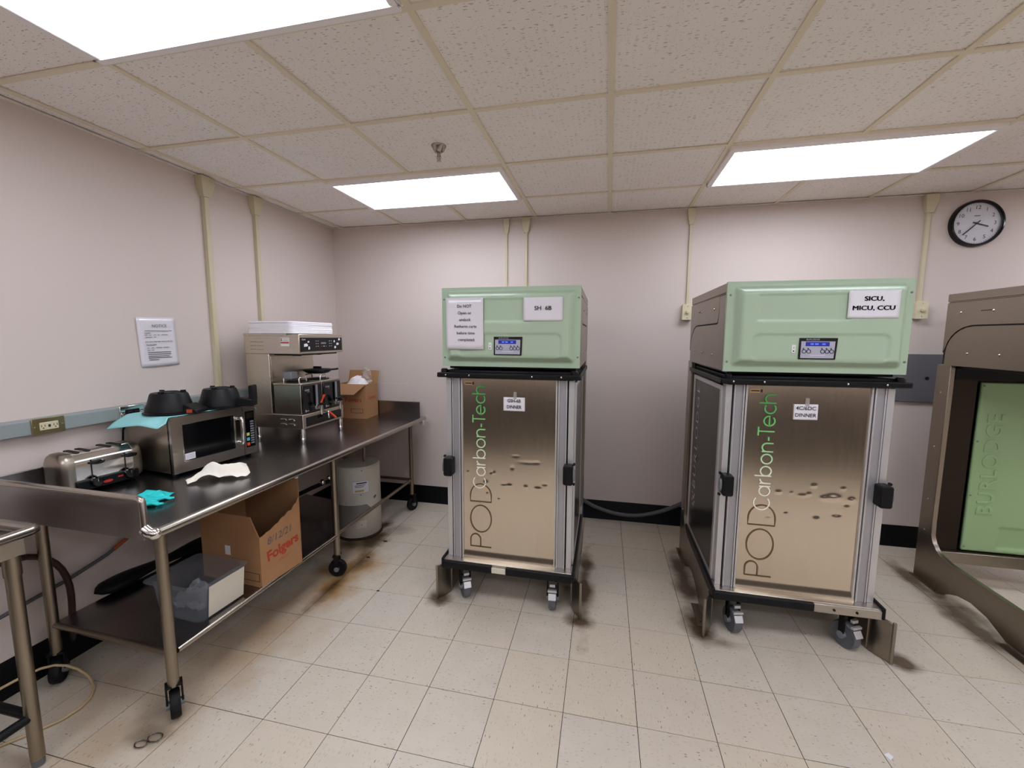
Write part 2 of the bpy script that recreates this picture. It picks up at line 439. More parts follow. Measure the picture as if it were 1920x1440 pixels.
def ceil_mat():
    m, nt, b = newmat('fissured_ceiling_tile')
    L = nt.links.new
    tc = N(nt, 'ShaderNodeTexCoord'); oi = N(nt, 'ShaderNodeObjectInfo')
    off = N(nt, 'ShaderNodeVectorMath', operation='SCALE'); off.inputs[0].default_value = (31.0, 47.0, 0); L(oi.outputs['Random'], off.inputs['Scale'])
    add = N(nt, 'ShaderNodeVectorMath', operation='ADD'); L(tc.outputs['Object'], add.inputs[0]); L(off.outputs[0], add.inputs[1])
    wob = N(nt, 'ShaderNodeTexNoise'); wob.inputs['Scale'].default_value = 30; L(add.outputs[0], wob.inputs['Vector'])
    w2 = N(nt, 'ShaderNodeVectorMath', operation='SCALE'); L(wob.outputs['Color'], w2.inputs[0]); w2.inputs['Scale'].default_value = 0.012
    a2 = N(nt, 'ShaderNodeVectorMath', operation='ADD'); L(add.outputs[0], a2.inputs[0]); L(w2.outputs[0], a2.inputs[1])
    def fl(sx, sy, thr, rare):
        mp = N(nt, 'ShaderNodeMapping'); mp.inputs['Scale'].default_value = (sx, sy, 1); L(a2.outputs[0], mp.inputs['Vector'])
        vo = N(nt, 'ShaderNodeTexVoronoi'); vo.voronoi_dimensions = '2D'; vo.inputs['Scale'].default_value = 1; L(mp.outputs[0], vo.inputs['Vector'])
        sp = N(nt, 'ShaderNodeSeparateColor'); L(vo.outputs['Color'], sp.inputs[0])
        hit = mth(nt, 'LESS_THAN', vo.outputs['Distance'], mth(nt, 'MULTIPLY', sp.outputs[1], thr))
        return mth(nt, 'MULTIPLY', hit, mth(nt, 'GREATER_THAN', sp.outputs[0], rare))
    f = mth(nt, 'MAXIMUM', fl(40, 150, 0.32, 0.68), fl(120, 170, 0.26, 0.80))
    nz = N(nt, 'ShaderNodeTexNoise'); nz.inputs['Scale'].default_value = 3; L(add.outputs[0], nz.inputs['Vector'])
    base = mixc(nt, nz.outputs[0], lin((240, 233, 228)), lin((246, 240, 236)))
    fine = N(nt, 'ShaderNodeTexNoise'); fine.inputs['Scale'].default_value = 230; L(add.outputs[0], fine.inputs['Vector'])
    base = mixc(nt, mth(nt, 'MULTIPLY', fine.outputs[0], 0.35), base, lin((232, 223, 216)))
    L(mixc(nt, mth(nt, 'MULTIPLY', f, 0.62), base, lin((150, 134, 120))), b.inputs['Base Color'])
    b.inputs['Roughness'].default_value = 0.9
    bp = N(nt, 'ShaderNodeBump'); bp.inputs['Strength'].default_value = 0.4; bp.inputs['Distance'].default_value = 0.002
    L(mth(nt, 'SUBTRACT', mth(nt, 'MULTIPLY', fine.outputs[0], 0.4), f), bp.inputs['Height']); L(bp.outputs[0], b.inputs['Normal'])
    return m
M['ceil'] = ceil_mat()
M['grout'] = mat('dark_joint', (34, 27, 21), 0.9)

# ================================================================== THE ROOM
struct(box('wall_back', M['wall'], None, XL - 0.15, XR + 0.15, YB, YB + 0.12, -0.05, 2.78))
struct(box('wall_left', M['wall'], None, XL - 0.12, XL, YF - 0.12, YB, -0.05, 2.78))
struct(box('wall_right', M['wall'], None, XR, XR + 0.12, YF - 0.12, YB, -0.05, 2.78))
struct(box('wall_front', M['wall'], None, XL, XR, YF - 0.12, YF, -0.05, 2.78))
struct(box('wall_low_added', M['door'], None, XL, XR - 1.0, -3.15, -3.0, 0.0, 1.06, bevel=0.004))  # unseen low wall, added so the cart doors reflect something dark
prof = [(0, 0), (0.016, 0), (0.016, 0.006), (0.006, 0.02), (0.004, 0.16), (0.001, 0.165), (0, 0.165)]
struct(MB().prism([(YB - 0.0005 - u, w) for u, w in prof], 'yz', XL + 0.001, XR).build('baseboard_back', M['base']))
struct(MB().prism([(XL + 0.0005 + u, w) for u, w in prof], 'xz', YF, YB - 0.02).build('baseboard_left', M['base']))

# floor: dark bed with every tile laid on it
fl = struct(box('floor', M['grout'], None, XL - 0.02, XR + 0.02, YF - 0.02, YB + 0.02, -0.06, -0.0018))
tile_cache = {}
def tile_mesh(w, d, h, key, m):
    k = (round(w, 4), round(d, 4), key)
    if k not in tile_cache:
        tile_cache[k] = None
        o = MB().box(-w / 2, w / 2, -d / 2, d / 2, -h, 0).build('tile', m)
        tile_cache[k] = o.data
        bpy.data.objects.remove(o)
    return tile_cache[k]
far = MB()
G = 0.0014
for i in range(-4, 21):
    for j in range(-18, 6):
        x0, x1 = max(i * TILE, XL) + G, min((i + 1) * TILE, XR) - G
        y0, y1 = max(j * TILE, YF) + G, min((j + 1) * TILE, YB - 0.004) - G
        if x1 - x0 < 0.01 or y1 - y0 < 0.01: continue
        if j >= -6 and i <= 16:
            o = bpy.data.objects.new('floor_tile', tile_mesh(x1 - x0, y1 - y0, 0.004, 'f', M['floor']))
            C.objects.link(o); o.parent = fl
            o.location = ((x0 + x1) / 2, (y0 + y1) / 2, RND.uniform(-0.0004, 0.0004))
        else:
            far.box(x0, x1, y0, y1, -0.004, 0)
ff = far.build('floor_tile_field', M['floor'], fl); ff['kind'] = 'stuff'

# ceiling: slab, lay-in tiles, tee bars (grid turned slightly as in the room)
CO = Vector((1.355, 0.892)); CS = 0.6096
cl = struct(box('ceiling', M['trim'], None, -3.2, 5.6, -6.6, 1.2, 0.03, 0.1))
cl.location = (CO.x, CO.y, H); cl.rotation_euler = (0, 0, -0.0064)
lights = {(i, j) for i in (-3, 1, 5) for j in (1, 4, 7, 9)}      # left column index, row index (row spans j-1..j); last two rows added for bounce
covered = {(i + d, j) for i, j in lights for d in (0, 1)}
farc = MB(); xw0, xw1, yw0, yw1 = XL - CO.x - 0.03, XR - CO.x + 0.03, YF - CO.y - 0.03, YB - CO.y + 0.03
for i in range(-5, 8):
    for j in range(0, 12):
        if (i, j) in covered: continue
        x0, x1 = max(i * CS, xw0), min((i + 1) * CS, xw1)
        y0, y1 = max(-j * CS, yw0), min((1 - j) * CS, yw1)
        if x1 - x0 < 0.02 or y1 - y0 < 0.02: continue
        if j <= 4 and i <= 5:
            o = bpy.data.objects.new('ceiling_tile', tile_mesh(x1 - x0, y1 - y0, -0.015, 'c', M['ceil']))
            C.objects.link(o); o.parent = cl
            o.location = ((x0 + x1) / 2, (y0 + y1) / 2, 0.007 + RND.uniform(-0.0008, 0.0015))
        else:
            farc.box(x0, x1, y0, y1, 0.007, 0.022)
o = farc.build('ceiling_tile_field', M['ceil'], cl); o['kind'] = 'stuff'
TW = 0.0125
mids = {(i + 1, j) for i, j in lights}
for i in range(-4, 8):
    run = []; cuts = sorted((-j * CS + TW, (1 - j) * CS - TW) for (q, j) in mids if q == i)
    y = yw0
    for c0, c1 in cuts:
        run.append((y, c0)); y = c1
    run.append((y, yw1))
    for y0, y1 in run:
        if y1 - y0 > 0.01: box('grid_bar', M['tee'], cl, i * CS - TW, i * CS + TW, y0, y1, 0.0, 0.006)
for j in range(-1, 11):
    for i in range(-5, 8):
        x0, x1 = max(i * CS + TW, xw0), min((i + 1) * CS - TW, xw1)
        if x1 - x0 > 0.02 and -j * CS < yw1: box('cross_tee', M['tee'], cl, x0, x1, -j * CS - TW, -j * CS + TW, 0.0002, 0.0062)
for i, p in enumerate((((XL, YB - 0.022, H - 0.002), (XR, YB, H + 0.03)), ((XL, YF, H - 0.002), (XL + 0.022, YB - 0.022, H + 0.03)))):
    struct(box('trim_%d' % (i + 1), M['trim'], None, p[0][0], p[1][0], p[0][1], p[1][1], p[0][2], p[0][2] + 0.003))

LL = {(-3, 4): 'large lit ceiling light panel nearest the camera, above the work table', (-3, 1): 'lit ceiling light panel beside the fire sprinkler',
      (1, 1): 'lit ceiling light panel above the right-hand docking carts, left of the clock', (1, 4): 'lit ceiling light panel out of view above the camera',
      (5, 1): 'lit ceiling light panel far right by the side wall', (5, 4): 'lit ceiling light panel out of view at the right'}
rot = Matrix.Rotation(-0.0064, 4, 'Z')
for (i, j) in sorted(lights):
    c = Vector((CO.x, CO.y, H)) + rot @ Vector(((i + 1) * CS, (0.5 - j) * CS, 0))
    t = thing('ceiling_light', LL.get((i, j), 'added ceiling light panel, unseen behind the camera, for bounce light'), 'ceiling light', c, -0.0064, 'recessed ceiling light panels')
    hx, hy = CS - 0.014, CS / 2 - 0.014
    mb = MB()
    for a in ((-hx, hx, -hy, -hy + 0.03), (-hx, hx, hy - 0.03, hy), (-hx, -hx + 0.03, -hy + 0.03, hy - 0.03), (hx - 0.03, hx, -hy + 0.03, hy - 0.03)):
        mb.box(a[0], a[1], a[2], a[3], -0.020, 0.012)
    mb.build('frame', M['frame'], t, bevel=0.006)
    box('diffuser', M['lightpanel'], t, -hx + 0.029, hx - 0.029, -hy + 0.029, hy - 0.029, -0.014, -0.008)

# sprinkler
t = thing('fire_sprinkler', 'small chrome fire sprinkler head hanging from the ceiling tile', 'sprinkler', (0.459, -0.02, H + 0.006))
MB().lathe([(0.040, 0.0), (0.040, -0.003), (0.034, -0.012), (0.026, -0.03), (0.02, -0.036), (0.012, -0.038)]).build('escutcheon', M['pewter'], t)
mb = MB().lathe([(0.010, -0.036), (0.010, -0.052), (0.006, -0.056), (0.005, -0.074), (0.004, -0.076)], n=14)
mb.tube([(0.009, 0, -0.05), (0.011, 0, -0.062), (0.003, 0, -0.078)], 0.002, 6).tube([(-0.009, 0, -0.05), (-0.011, 0, -0.062), (-0.003, 0, -0.078)], 0.002, 6)
mb.build('nozzle', M['pewter'], t)
MB().lathe([(0.013, -0.078), (0.014, -0.081), (0.002, -0.082)], n=14).build('deflector', M['pewter'], t)

# ------------------------------------------------------------------ conduits on the walls
def conduit_back(x, w, z0, label):
    t = thing('wall_raceway', label, 'raceway', (x, YB - 0.001, z0), 0, 'cream cable raceways running up the walls')
    d = w * 0.75; zt = H - z0
    MB().prism([(-w / 2, 0), (w / 2, 0), (w * 0.42, -d), (-w * 0.42, -d)], 'xy', 0, zt - 0.11).build('channel', M['cream'], t, bevel=0.002)
    a, b2 = w * 0.75, w * 1.35
    MB().add([(-a, 0, zt - 0.125), (a, 0, zt - 0.125), (a, -d * 1.3, zt - 0.125), (-a, -d * 1.3, zt - 0.125),
              (-b2, 0, zt - 0.05), (b2, 0, zt - 0.05), (b2, -d * 2, zt - 0.05), (-b2, -d * 2, zt - 0.05),
              (-b2, 0, zt - 0.002), (b2, 0, zt - 0.002), (b2, -d * 2, zt - 0.002), (-b2, -d * 2, zt - 0.002)],
             [(3, 2, 1, 0), (0, 1, 5, 4), (1, 2, 6, 5), (2, 3, 7, 6), (3, 0, 4, 7), (4, 5, 9, 8), (5, 6, 10, 9), (6, 7, 11, 10), (7, 4, 8, 11), (8, 9, 10, 11)]).build('boot', M['cream'], t, bevel=0.003)
    return t
conduit_back(0.500, 0.020, 0.9, 'thin cream raceway on back wall, left of the pair above the left dock')
conduit_back(0.672, 0.026, 0.9, 'cream raceway on back wall, right of the pair above the left dock')
conduit_back(1.985, 0.022, 1.852, 'cream raceway dropping to the outlet box left of the middle dock')
conduit_back(3.552, 0.028, 1.852, 'cream raceway dropping to the outlet box beside the clock')
def conduit_left(y, w, z0, label):
    t = conduit_back(0, w, z0, label)
    t.location = (XL + 0.001, y, z0); t.rotation_euler = (0, 0, math.pi / 2)
    return t
conduit_left(0.075, 0.036, 1.215, 'cream raceway on left wall running down behind the black baskets')
conduit_left(0.478, 0.034, 1.2, 'cream raceway on left wall running down behind the coffee brewer')

def outlet_box(x, label):
    t = thing('outlet_box', label, 'outlet', (x, YB - 0.001, 1.79), 0, 'cream outlet boxes on the back wall')
    box('back_box', M['cream_box'], t, -0.036, 0.036, -0.042, 0, -0.06, 0.06, bevel=0.003)
    box('cover_plate', M['cream_box'], t, -0.038, 0.038, -0.047, -0.042, -0.063, 0.063, bevel=0.003)
    MB().lathe([(0.014, -0.047), (0.014, -0.06), (0.010, -0.062)], axis='y', n=16).build('twist_lock', M['beige'], t)
    for z in (-0.045, 0.045): MB().lathe([(0.003, -0.047), (0.003, -0.049)], (0, 0, z), 'y', 8).build('screw', M['chrome'], t)
outlet_box(1.983, 'cream outlet box on back wall left of the middle green dock')
outlet_box(3.556, 'cream outlet box on back wall right of the middle green dock')

t = thing('steel_wall_panel', 'grey steel electrical panel cover on back wall beside the empty dock', 'panel', (3.60, YB - 0.001, 1.3))
box('cover', M['grey_steel'], t, -0.36, 0.36, -0.018, 0, -0.175, 0.175, bevel=0.003)
MB().lathe([(0.012, -0.018), (0.012, -0.022), (0.004, -0.023)], (0.05, 0, -0.0), 'y', 10).build('latch', M['rubber'], t)

t = thing('access_panel', 'painted access panel outline on back wall above the work table end', 'panel', (-0.79, YB - 0.001, 0.25))
box('panel_sheet', M['wall'], t, -0.345, 0.345, -0.006, 0, 0.0, 0.897, bevel=0.001)

# raceway with receptacles, left wall
t = thing('power_raceway', 'long grey power raceway along the left wall above the work table', 'raceway', (XL + 0.001, -1.0, 1.177))
MB().prism([(0, -0.037), (0.04, -0.034), (0.044, -0.03), (0.044, 0.03), (0.04, 0.034), (0, 0.037)], 'xz', -1.8, 1.35).build('channel', M['rac'], t, bevel=0.002)
for yc, mm, rm in ((0.157, M['brass'], M['beige']), (0.51, M['chrome'], M['black'])):
    pl = box('receptacle_plate', mm, t, 0.044, 0.05, yc - 0.06, yc + 0.06, -0.038, 0.038, bevel=0.004)
    MB().box(0.05, 0.054, yc - 0.034, yc + 0.034, -0.018, 0.018).build('receptacle', rm, pl, bevel=0.003)
    mb = MB()
    for s in (-1, 1):
        for q in (-0.006, 0.006): mb.box(0.0535, 0.0546, yc + s * 0.022 + q - 0.001, yc + s * 0.022 + q + 0.001, -0.003, 0.007)
        mb.lathe([(0.0028, 0.0535), (0.0028, 0.0546)], (0, yc + s * 0.022, -0.008), 'x', 8)
    mb.box(0.0535, 0.0552, yc - 0.004, yc + 0.004, -0.006, 0.006)
    mb.build('socket_slots', M['ink'], pl)
    for s in (-1, 1): MB().lathe([(0.0035, 0.05), (0.0035, 0.052)], (0, yc + s * 0.05, 0), 'x', 8).build('screw', M['chrome'], pl)
pg = MB().box(0.05, 0.062, 0.48, 0.505, -0.016, 0.01).box(0.05, 0.062, 0.515, 0.54, -0.014, 0.008).build('plug', M['black'], t, bevel=0.004)
MB().tube([(0.056, 0.49, -0.005), (0.056, 0.48, -0.03), (0.03, 0.47, -0.09), (0.015, 0.47, -0.2)], 0.005, 8).build('plug_cord', M['black'], t)

# notice on the left wall
t = thing('notice_sheet', 'white printed notice sheet taped to the left wall', 'paper sign', (XL + 0.002, -0.29, 1.55))
def nfn(u, v):
    y = -0.108 + 0.216 * u + (1 - v) * 0.012; z = -0.14 + 0.28 * v + 0.006 * u
    return (0.002 + 0.006 * math.sin(u * 3.1) * (1 - v) + 0.003 * v * v, y, z)
MB().grid(10, 12, nfn).build('sheet', M['sleeve'], t, solid=0.0006, fix=False)
R_, U_ = (0, 1, 0.03), (0, -0.045, 1)
def ntx(s, cap, y, z, al='LEFT', m=M['ink'], b=0.0):
    text(s, cap, (0.0105, y, z), R_, U_, m, t, align=al, bold=b)
ntx('NOTICE', 0.017, 0.012, 0.094, 'CENTER')
def nbar(y0, y1, z, h, m):
    z += 0.03 * (y0 + y1) / 2
    MB().box(0.0106, 0.0110, y0, y1, z - h / 2, z + h / 2).build('print_line', m, t)
for z, segs in ((0.066, ((-0.072, 0.060), (0.062, 0.082))), (0.054, ((-0.072, -0.040),)), (0.043, ((-0.072, -0.058), (-0.050, -0.036), (-0.024, -0.010), (-0.003, 0.010), (0.020, 0.056))), (0.031, ((-0.070, -0.034), (-0.024, -0.010)))):
    for a, b in segs: nbar(a, b, z, 0.0028, M['ink_soft'])
ntx('DO NOT DELIVER TRAYS OR GO', 0.0076, -0.072, 0.002, b=0.012); ntx('TO ROOMS', 0.0082, -0.070, -0.015, b=0.012)
for z, segs in ((-0.030, ((-0.066, -0.052), (-0.042, -0.028), (-0.016, 0.018), (0.026, 0.058))), (-0.042, ((-0.065, -0.051), (-0.041, -0.027))), (-0.056, ((-0.064, 0.068),)), (-0.067, ((-0.063, 0.068),)), (-0.078, ((-0.062, 0.058),)), (-0.088, ((-0.062, 0.072),)), (-0.098, ((-0.060, -0.004),))):
    for a, b in segs: nbar(a, b, z, 0.0030, M['ink'] if z < -0.05 else M['ink_soft'])

# clock
t = thing('wall_clock', 'round white wall clock with black rim and black numerals', 'clock', (3.838, YB - 0.001, 2.381))
MB().lathe([(0.158, 0.0), (0.158, -0.018), (0.152, -0.030), (0.143, -0.032), (0.138, -0.026), (0.137, -0.010)], axis='y', n=56, caps=False).build('rim', M['blackgloss'], t)
MB().lathe([(0.137, -0.006), (0.137, -0.012)], axis='y', n=56).build('face', M['paper'], t)
for h in range(1, 13):
    a = math.radians(90 - h * 30)
    text(str(h), 0.026, (math.cos(a) * 0.106, -0.0125, math.sin(a) * 0.106), (1, 0, 0), (0, 0, 1), M['ink'], t, name='numeral')
mb = MB()
for k in range(60):
    a = math.radians(k * 6); r = 0.131; l = 0.003 if k % 5 else 0.005
    mb.obox((math.cos(a) * r, -0.0128, math.sin(a) * r), (math.cos(a), 0, math.sin(a)), (0, 1, 0), (-math.sin(a), 0, math.cos(a)), l, 0.0004, 0.0006)
mb.build('minute_marks', M['ink_soft'], t)
box('maker_mark', M['ink_soft'], t, -0.016, 0.018, -0.0130, -0.0122, 0.049, 0.054)
for nm, deg, ln, w, yy in (('hour_hand', 90 - 3.62 * 30, 0.072, 0.0042, -0.016), ('minute_hand', 90 - 37.5 * 6, 0.108, 0.003, -0.019)):
    a = math.radians(deg); d = Vector((math.cos(a), 0, math.sin(a)))
    MB().obox(d * (ln / 2 - 0.012) + Vector((0, yy, 0)), d, (0, 1, 0), (-d.z, 0, d.x), ln / 2 + 0.012, 0.001, w).build(nm, M['ink'], t)
MB().lathe([(0.006, -0.012), (0.006, -0.022)], axis='y', n=12).build('hub', M['ink'], t)
MB().lathe([(0.139, -0.0255), (0.001, -0.0265)], axis='y', n=48, caps=False).build('lens', film('clock_lens', (200, 200, 200), 0.02, 0.1, 0.05), t)

# ================================================================== DOCKING STATIONS
DW = 0.79
def sst(a, b, x):
    t_ = min(1, max(0, (x - a) / (b - a))); return t_ * t_ * (3 - 2 * t_)
def sdf(x, z, x0, x1, z0, z1, r):
    cx, cz = (x0 + x1) / 2, (z0 + z1) / 2
    qx, qz = abs(x - cx) - (x1 - x0) / 2 + r, abs(z - cz) - (z1 - z0) / 2 + r
    return math.hypot(max(qx, 0), max(qz, 0)) + min(max(qx, qz), 0) - r
def green_h(x, v):
    h = 0.045 * (1 - sst(-0.042, 0.0, sdf(x, v, 0.028, DW - 0.024, 0.026, 0.425, 0.02)))
    if h > 0.03:
        h -= 0.007 * (1 - sst(-0.006, 0.006, sdf(x, v, 0.115, DW - 0.10, 0.058, 0.186, 0.03)))
        h -= 0.005 * (1 - sst(-0.004, 0.004, sdf(x, v, 0.13, DW - 0.27, 0.252, 0.376, 0.004)))
    return h

def ribs(s):  # stretch sample positions so flats are coarse and edges fine
    return s

def make_dock():
    t = thing('docking_station', 'x', 'docking station', (0, 0, 0), 0, 'green-headed stainless docking stations')
    # head housing
    box('housing', M['steel_d'], t, 0.006, DW - 0.006, 0.085, 0.95, 1.422, 1.858, bevel=0.004)
    box('top_cap', M['steel_d'], t, 0.0, DW, 0.083, 0.953, 1.815, 1.862, bevel=0.003)
    plate = [(0.086, 1.423), (0.925, 1.423), (0.925, 1.50)] + [(0.735 + 0.19 * math.cos(math.radians(a)), 1.50 + 0.16 * math.sin(math.radians(a))) for a in range(15, 91, 15)] + \
            [(0.235, 1.66), (0.215, 1.665), (0.205, 1.685), (0.20, 1.72), (0.20, 1.795), (0.195, 1.805), (0.086, 1.805)]
    upper = [(0.208, 1.807), (0.208, 1.72), (0.213, 1.692), (0.222, 1.674), (0.238, 1.668), (0.74, 1.668)] + [(0.735 + 0.199 * math.cos(math.radians(a)), 1.50 + 0.168 * math.sin(math.radians(a))) for a in range(80, 9, -14)] + [(0.948, 1.50), (0.948, 1.807)]
    for x0, x1 in ((-0.002, 0.006), (DW - 0.006, DW + 0.002)):
        MB().prism(plate, 'yz', x0, x1).build('side_plate', M['steel_d'], t, bevel=0.001)
        MB().prism(upper, 'yz', x0, x1).build('side_plate', M['steel_d'], t, bevel=0.001)
    box('seam_backing', M['slot'], t, 0.003, DW - 0.003, 0.09, 0.946, 1.43, 1.81)
    for side in (-1, 1):
        xs = -0.001 if side < 0 else DW + 0.001
        for (yy, zz) in ((0.76, 1.50), (0.55, 1.50), (0.30, 1.495), (0.84, 1.745), (0.62, 1.745), (0.30, 1.745)):
            MB().lathe([(0.007, 0), (0.007, side * 0.002), (0.004, side * 0.005), (0.0005, side * 0.006)], (xs + side * 0.001, yy, zz), 'x', 10).build('bolt', M['chrome'], t)
        MB().box(xs - 0.0022, xs + 0.0022, 0.63, 0.70, 1.746, 1.751).build('slot', M['slot'], t)
    # green moulded front
    NX, NZ = 132, 78
    def gf(u, w):
        x, v = u * DW, w * 0.445
        return (x, 0.066 - green_h(x, v), 1.42 + v)
    mb = MB().grid(NX, NZ, gf)
    e = [(0, 1.42), (DW, 1.42), (DW, 1.865), (0, 1.865)]
    for a in range(4):
        (xa, za), (xb, zb) = e[a], e[(a + 1) % 4]
        mb.add([(xa, 0.066, za), (xb, 0.066, zb), (xb, 0.09, zb), (xa, 0.09, za)], [(0, 1, 2, 3)])
    fp = mb.build('front_panel', M['green'], t, sharp=60, fix=False)
    for x, z in ((0.014, 1.80), (0.014, 1.47), (DW - 0.012, 1.80), (DW - 0.012, 1.48)):
        MB().lathe([(0.005, 0.066), (0.005, 0.063), (0.002, 0.0615)], (x, 0, z), 'y', 10).build('screw', M['grey'], fp)
    # control panel
    yb = 0.0275
    cp = MB().prism([(0.318, 1.488), (0.475, 1.488), (0.48, 1.59), (0.318, 1.59)], 'xz', yb - 0.004, yb + 0.003).build('control_panel', M['blackgloss'], t, bevel=0.002)
    MB().prism([(0.326, 1.494), (0.466, 1.494), (0.469, 1.574), (0.326, 1.574)], 'xz', yb - 0.005, yb - 0.0035).build('face_plate', M['ctrl'], cp)
    box('display', M['lcd'], cp, 0.345, 0.445, yb - 0.0062, yb - 0.0045, 1.551, 1.571)
    for xa, xb in ((0.365, 0.378), (0.384, 0.399), (0.414, 0.428)): box('display_digits', M['lcd_dig'], cp, xa, xb, yb - 0.0066, yb - 0.006, 1.557, 1.565)
    text('BURLODGE', 0.008, (0.375, yb - 0.0044, 1.582), (1, 0, 0), (0, 0, 1), M['ctrl'], cp, name='maker_mark')
    for x in (0.34, 0.360, 0.418, 0.437, 0.456):
        MB().tube([(x + 0.0085 * math.cos(k * 0.5236), yb - 0.0055, 1.526 + 0.0085 * math.sin(k * 0.5236)) for k in range(12)], 0.0016, 6, closed=True).build('button', M['ink'], cp)
        MB().lathe([(0.0035, yb - 0.0050), (0.0030, yb - 0.0062)], (x - 0.003, 0, 1.539), 'y', 8).build('indicator', M['ink'], cp)
    box('slogan_line', M['paper'], cp, 0.365, 0.43, yb - 0.0055, yb - 0.0045, 1.507, 1.509)
    sw = MB().box(0.287, 0.305, yb - 0.004, yb + 0.003, 1.517, 1.557).build('rocker_switch', M['white'], t, bevel=0.002)
    MB().box(0.293, 0.299, yb - 0.0048, yb - 0.0035, 1.524, 1.530).box(0.295, 0.298, yb - 0.0048, yb - 0.0035, 1.540, 1.545).build('switch_mark', M['ink'], sw)
    # underside gasket
    box('gasket', M['black'], t, 0.03, DW - 0.03, 0.10, 0.93, 1.405, 1.426, bevel=0.004)
    # back column, cross members, rear panel
    for s in (0, 1):
        x0, x1 = (0.0, 0.028) if s == 0 else (DW - 0.028, DW)
        cp_ = [(0.98, 0.30), (0.98, 1.425), (0.87, 1.425), (0.87, 0.36)]
        MB().prism([(0.98, 0.0), (0.98, 1.425), (0.87, 1.425), (0.87, 0.42)] + [(0.87 - 0.02 * 0 - 0.13 * (1 - math.cos(math.radians(a))), 0.36 - 0.13 * math.sin(math.radians(a))) for a in (15, 35, 55, 75)] +
                   [(0.70, 0.222), (0.10, 0.216), (0.10, 0.012), (0.30, 0.012), (0.34, 0.03), (0.42, 0.065), (0.53, 0.08), (0.62, 0.065), (0.70, 0.03), (0.74, 0.0)], 'yz', x0, x1).build('side_rail', M['steel_d'], t, bevel=0.003)
        sg = -1 if s == 0 else 1
        xo = 0.0 if s == 0 else DW
        # flared toe
        pl = [(xo, 0.105), (xo + sg * 0.004, 0.07), (xo + sg * 0.028, 0.03), (xo + sg * 0.038, 0.012), (xo + sg * 0.030, 0.006), (xo + sg * 0.018, 0.026), (xo - sg * 0.006, 0.06), (xo - sg * 0.02, 0.09), (xo - sg * 0.02, 0.105)]
        MB().prism(pl, 'xy', 0.004, 0.21).build('toe', M['steel_d'], t, bevel=0.003)
        MB().lathe([(0.008, 0.004), (0.008, 0.214), (0.004, 0.217)], (xo + sg * 0.034, 0.010, 0), 'z', 12).build('toe_tube', M['steel_d'], t)
        for a, b in ((0.10, 0.30), (0.74, 0.99)):
            fx = sorted((xo, xo + sg * ((0.042 if s == 0 else 0.014) if a < 0.5 else (0.02 if s == 0 else 0.004))))
            fo = box('foot_flange', M['steel_d'], t, fx[0], fx[1], a, b, 0.0005, 0.005, bevel=0.001)
            MB().lathe([(0.003, 0.005), (0.003, 0.008), (0.001, 0.0085)], ((fx[0] + fx[1]) / 2, a + 0.03, 0), 'z', 8).build('anchor_bolt', M['rubber'], fo)
        for zz in (1.25, 0.9, 0.55, 0.34):
            MB().lathe([(0.005, 0), (0.005, sg * 0.002), (0.001, sg * 0.003)], (xo, 0.925, zz), 'x', 8).build('bolt', M['chrome'], t)
    box('back_sheet', M['dark_steel'], t, 0.026, DW - 0.026, 0.945, 0.975, 0.16, 1.42, bevel=0.002)
    box('cross_member', M['steel_d'], t, 0.026, DW - 0.026, 0.87, 0.945, 0.15, 0.225, bevel=0.003)
    box('post_inner', M['dark_steel'], t, 0.028, 0.175, 0.905, 0.945, 0.225, 1.42, bevel=0.003)
    box('post_inner', M['dark_steel'], t, DW - 0.175, DW - 0.028, 0.905, 0.945, 0.225, 1.42, bevel=0.003)
    box('contact_strip', M['black'], t, 0.04, DW - 0.04, 0.885, 0.945, 1.335, 1.405, bevel=0.003)
    gp = MB()
    def rp(u, w):
        x, z = 0.195 + u * 0.40, 0.235 + w * 1.085
        h = 0.008 * (1 - sst(-0.008, 0.0, sdf(x, z, 0.37, 0.575, 0.26, 0.40, 0.006)))
        return (x, 0.90 + h, z)
    gp.grid(48, 110, rp)
    rpo = gp.build('rear_panel', M['green_shaded'], t, solid=0.02, fix=False, offset=-1, sharp=60)
    text('BURLODGE', 0.085, (0.29, 0.9005, 0.80), (0, 0, 1), (-1, 0, 0), M['green_shaded'], rpo, name='embossed_lettering', space=1.12, off=0.0, bold=0.035)
    # give the lettering real depth
    em = rpo.children[-1]; md = em.modifiers.new('solid', 'SOLIDIFY'); md.thickness = 0.010; md.offset = 0
    md = em.modifiers.new('bev', 'BEVEL'); md.width = 0.002; md.segments = 2
    for zz in (1.30, 0.95, 0.6, 0.26):
        for x in (0.205, 0.585):
            MB().lathe([(0.006, 0.9), (0.006, 0.897), (0.002, 0.896)], (x, 0, zz), 'y', 8).build('screw', M['grey'], rpo)
    return t

dock = make_dock()
dock.location = (1.94, 0, 0); dock['label'] = 'green-headed docking station in the middle, sign SICU MICU CCU on its head'
dockA = copy_tree(dock); dockA.location = (0.430, 0, 0); dockA['label'] = 'green-headed docking station on the left, sign SH 6B on its head'
dockC = copy_tree(dock); dockC.location = (3.44, 0, 0); dockC['label'] = 'empty docking station cut off at the right with bare green back panel'
box('blue_film_strip', M['blue_film'], dockA, DW - 0.0005, DW + 0.0015, 0.87, 0.93, 0.22, 0.52)

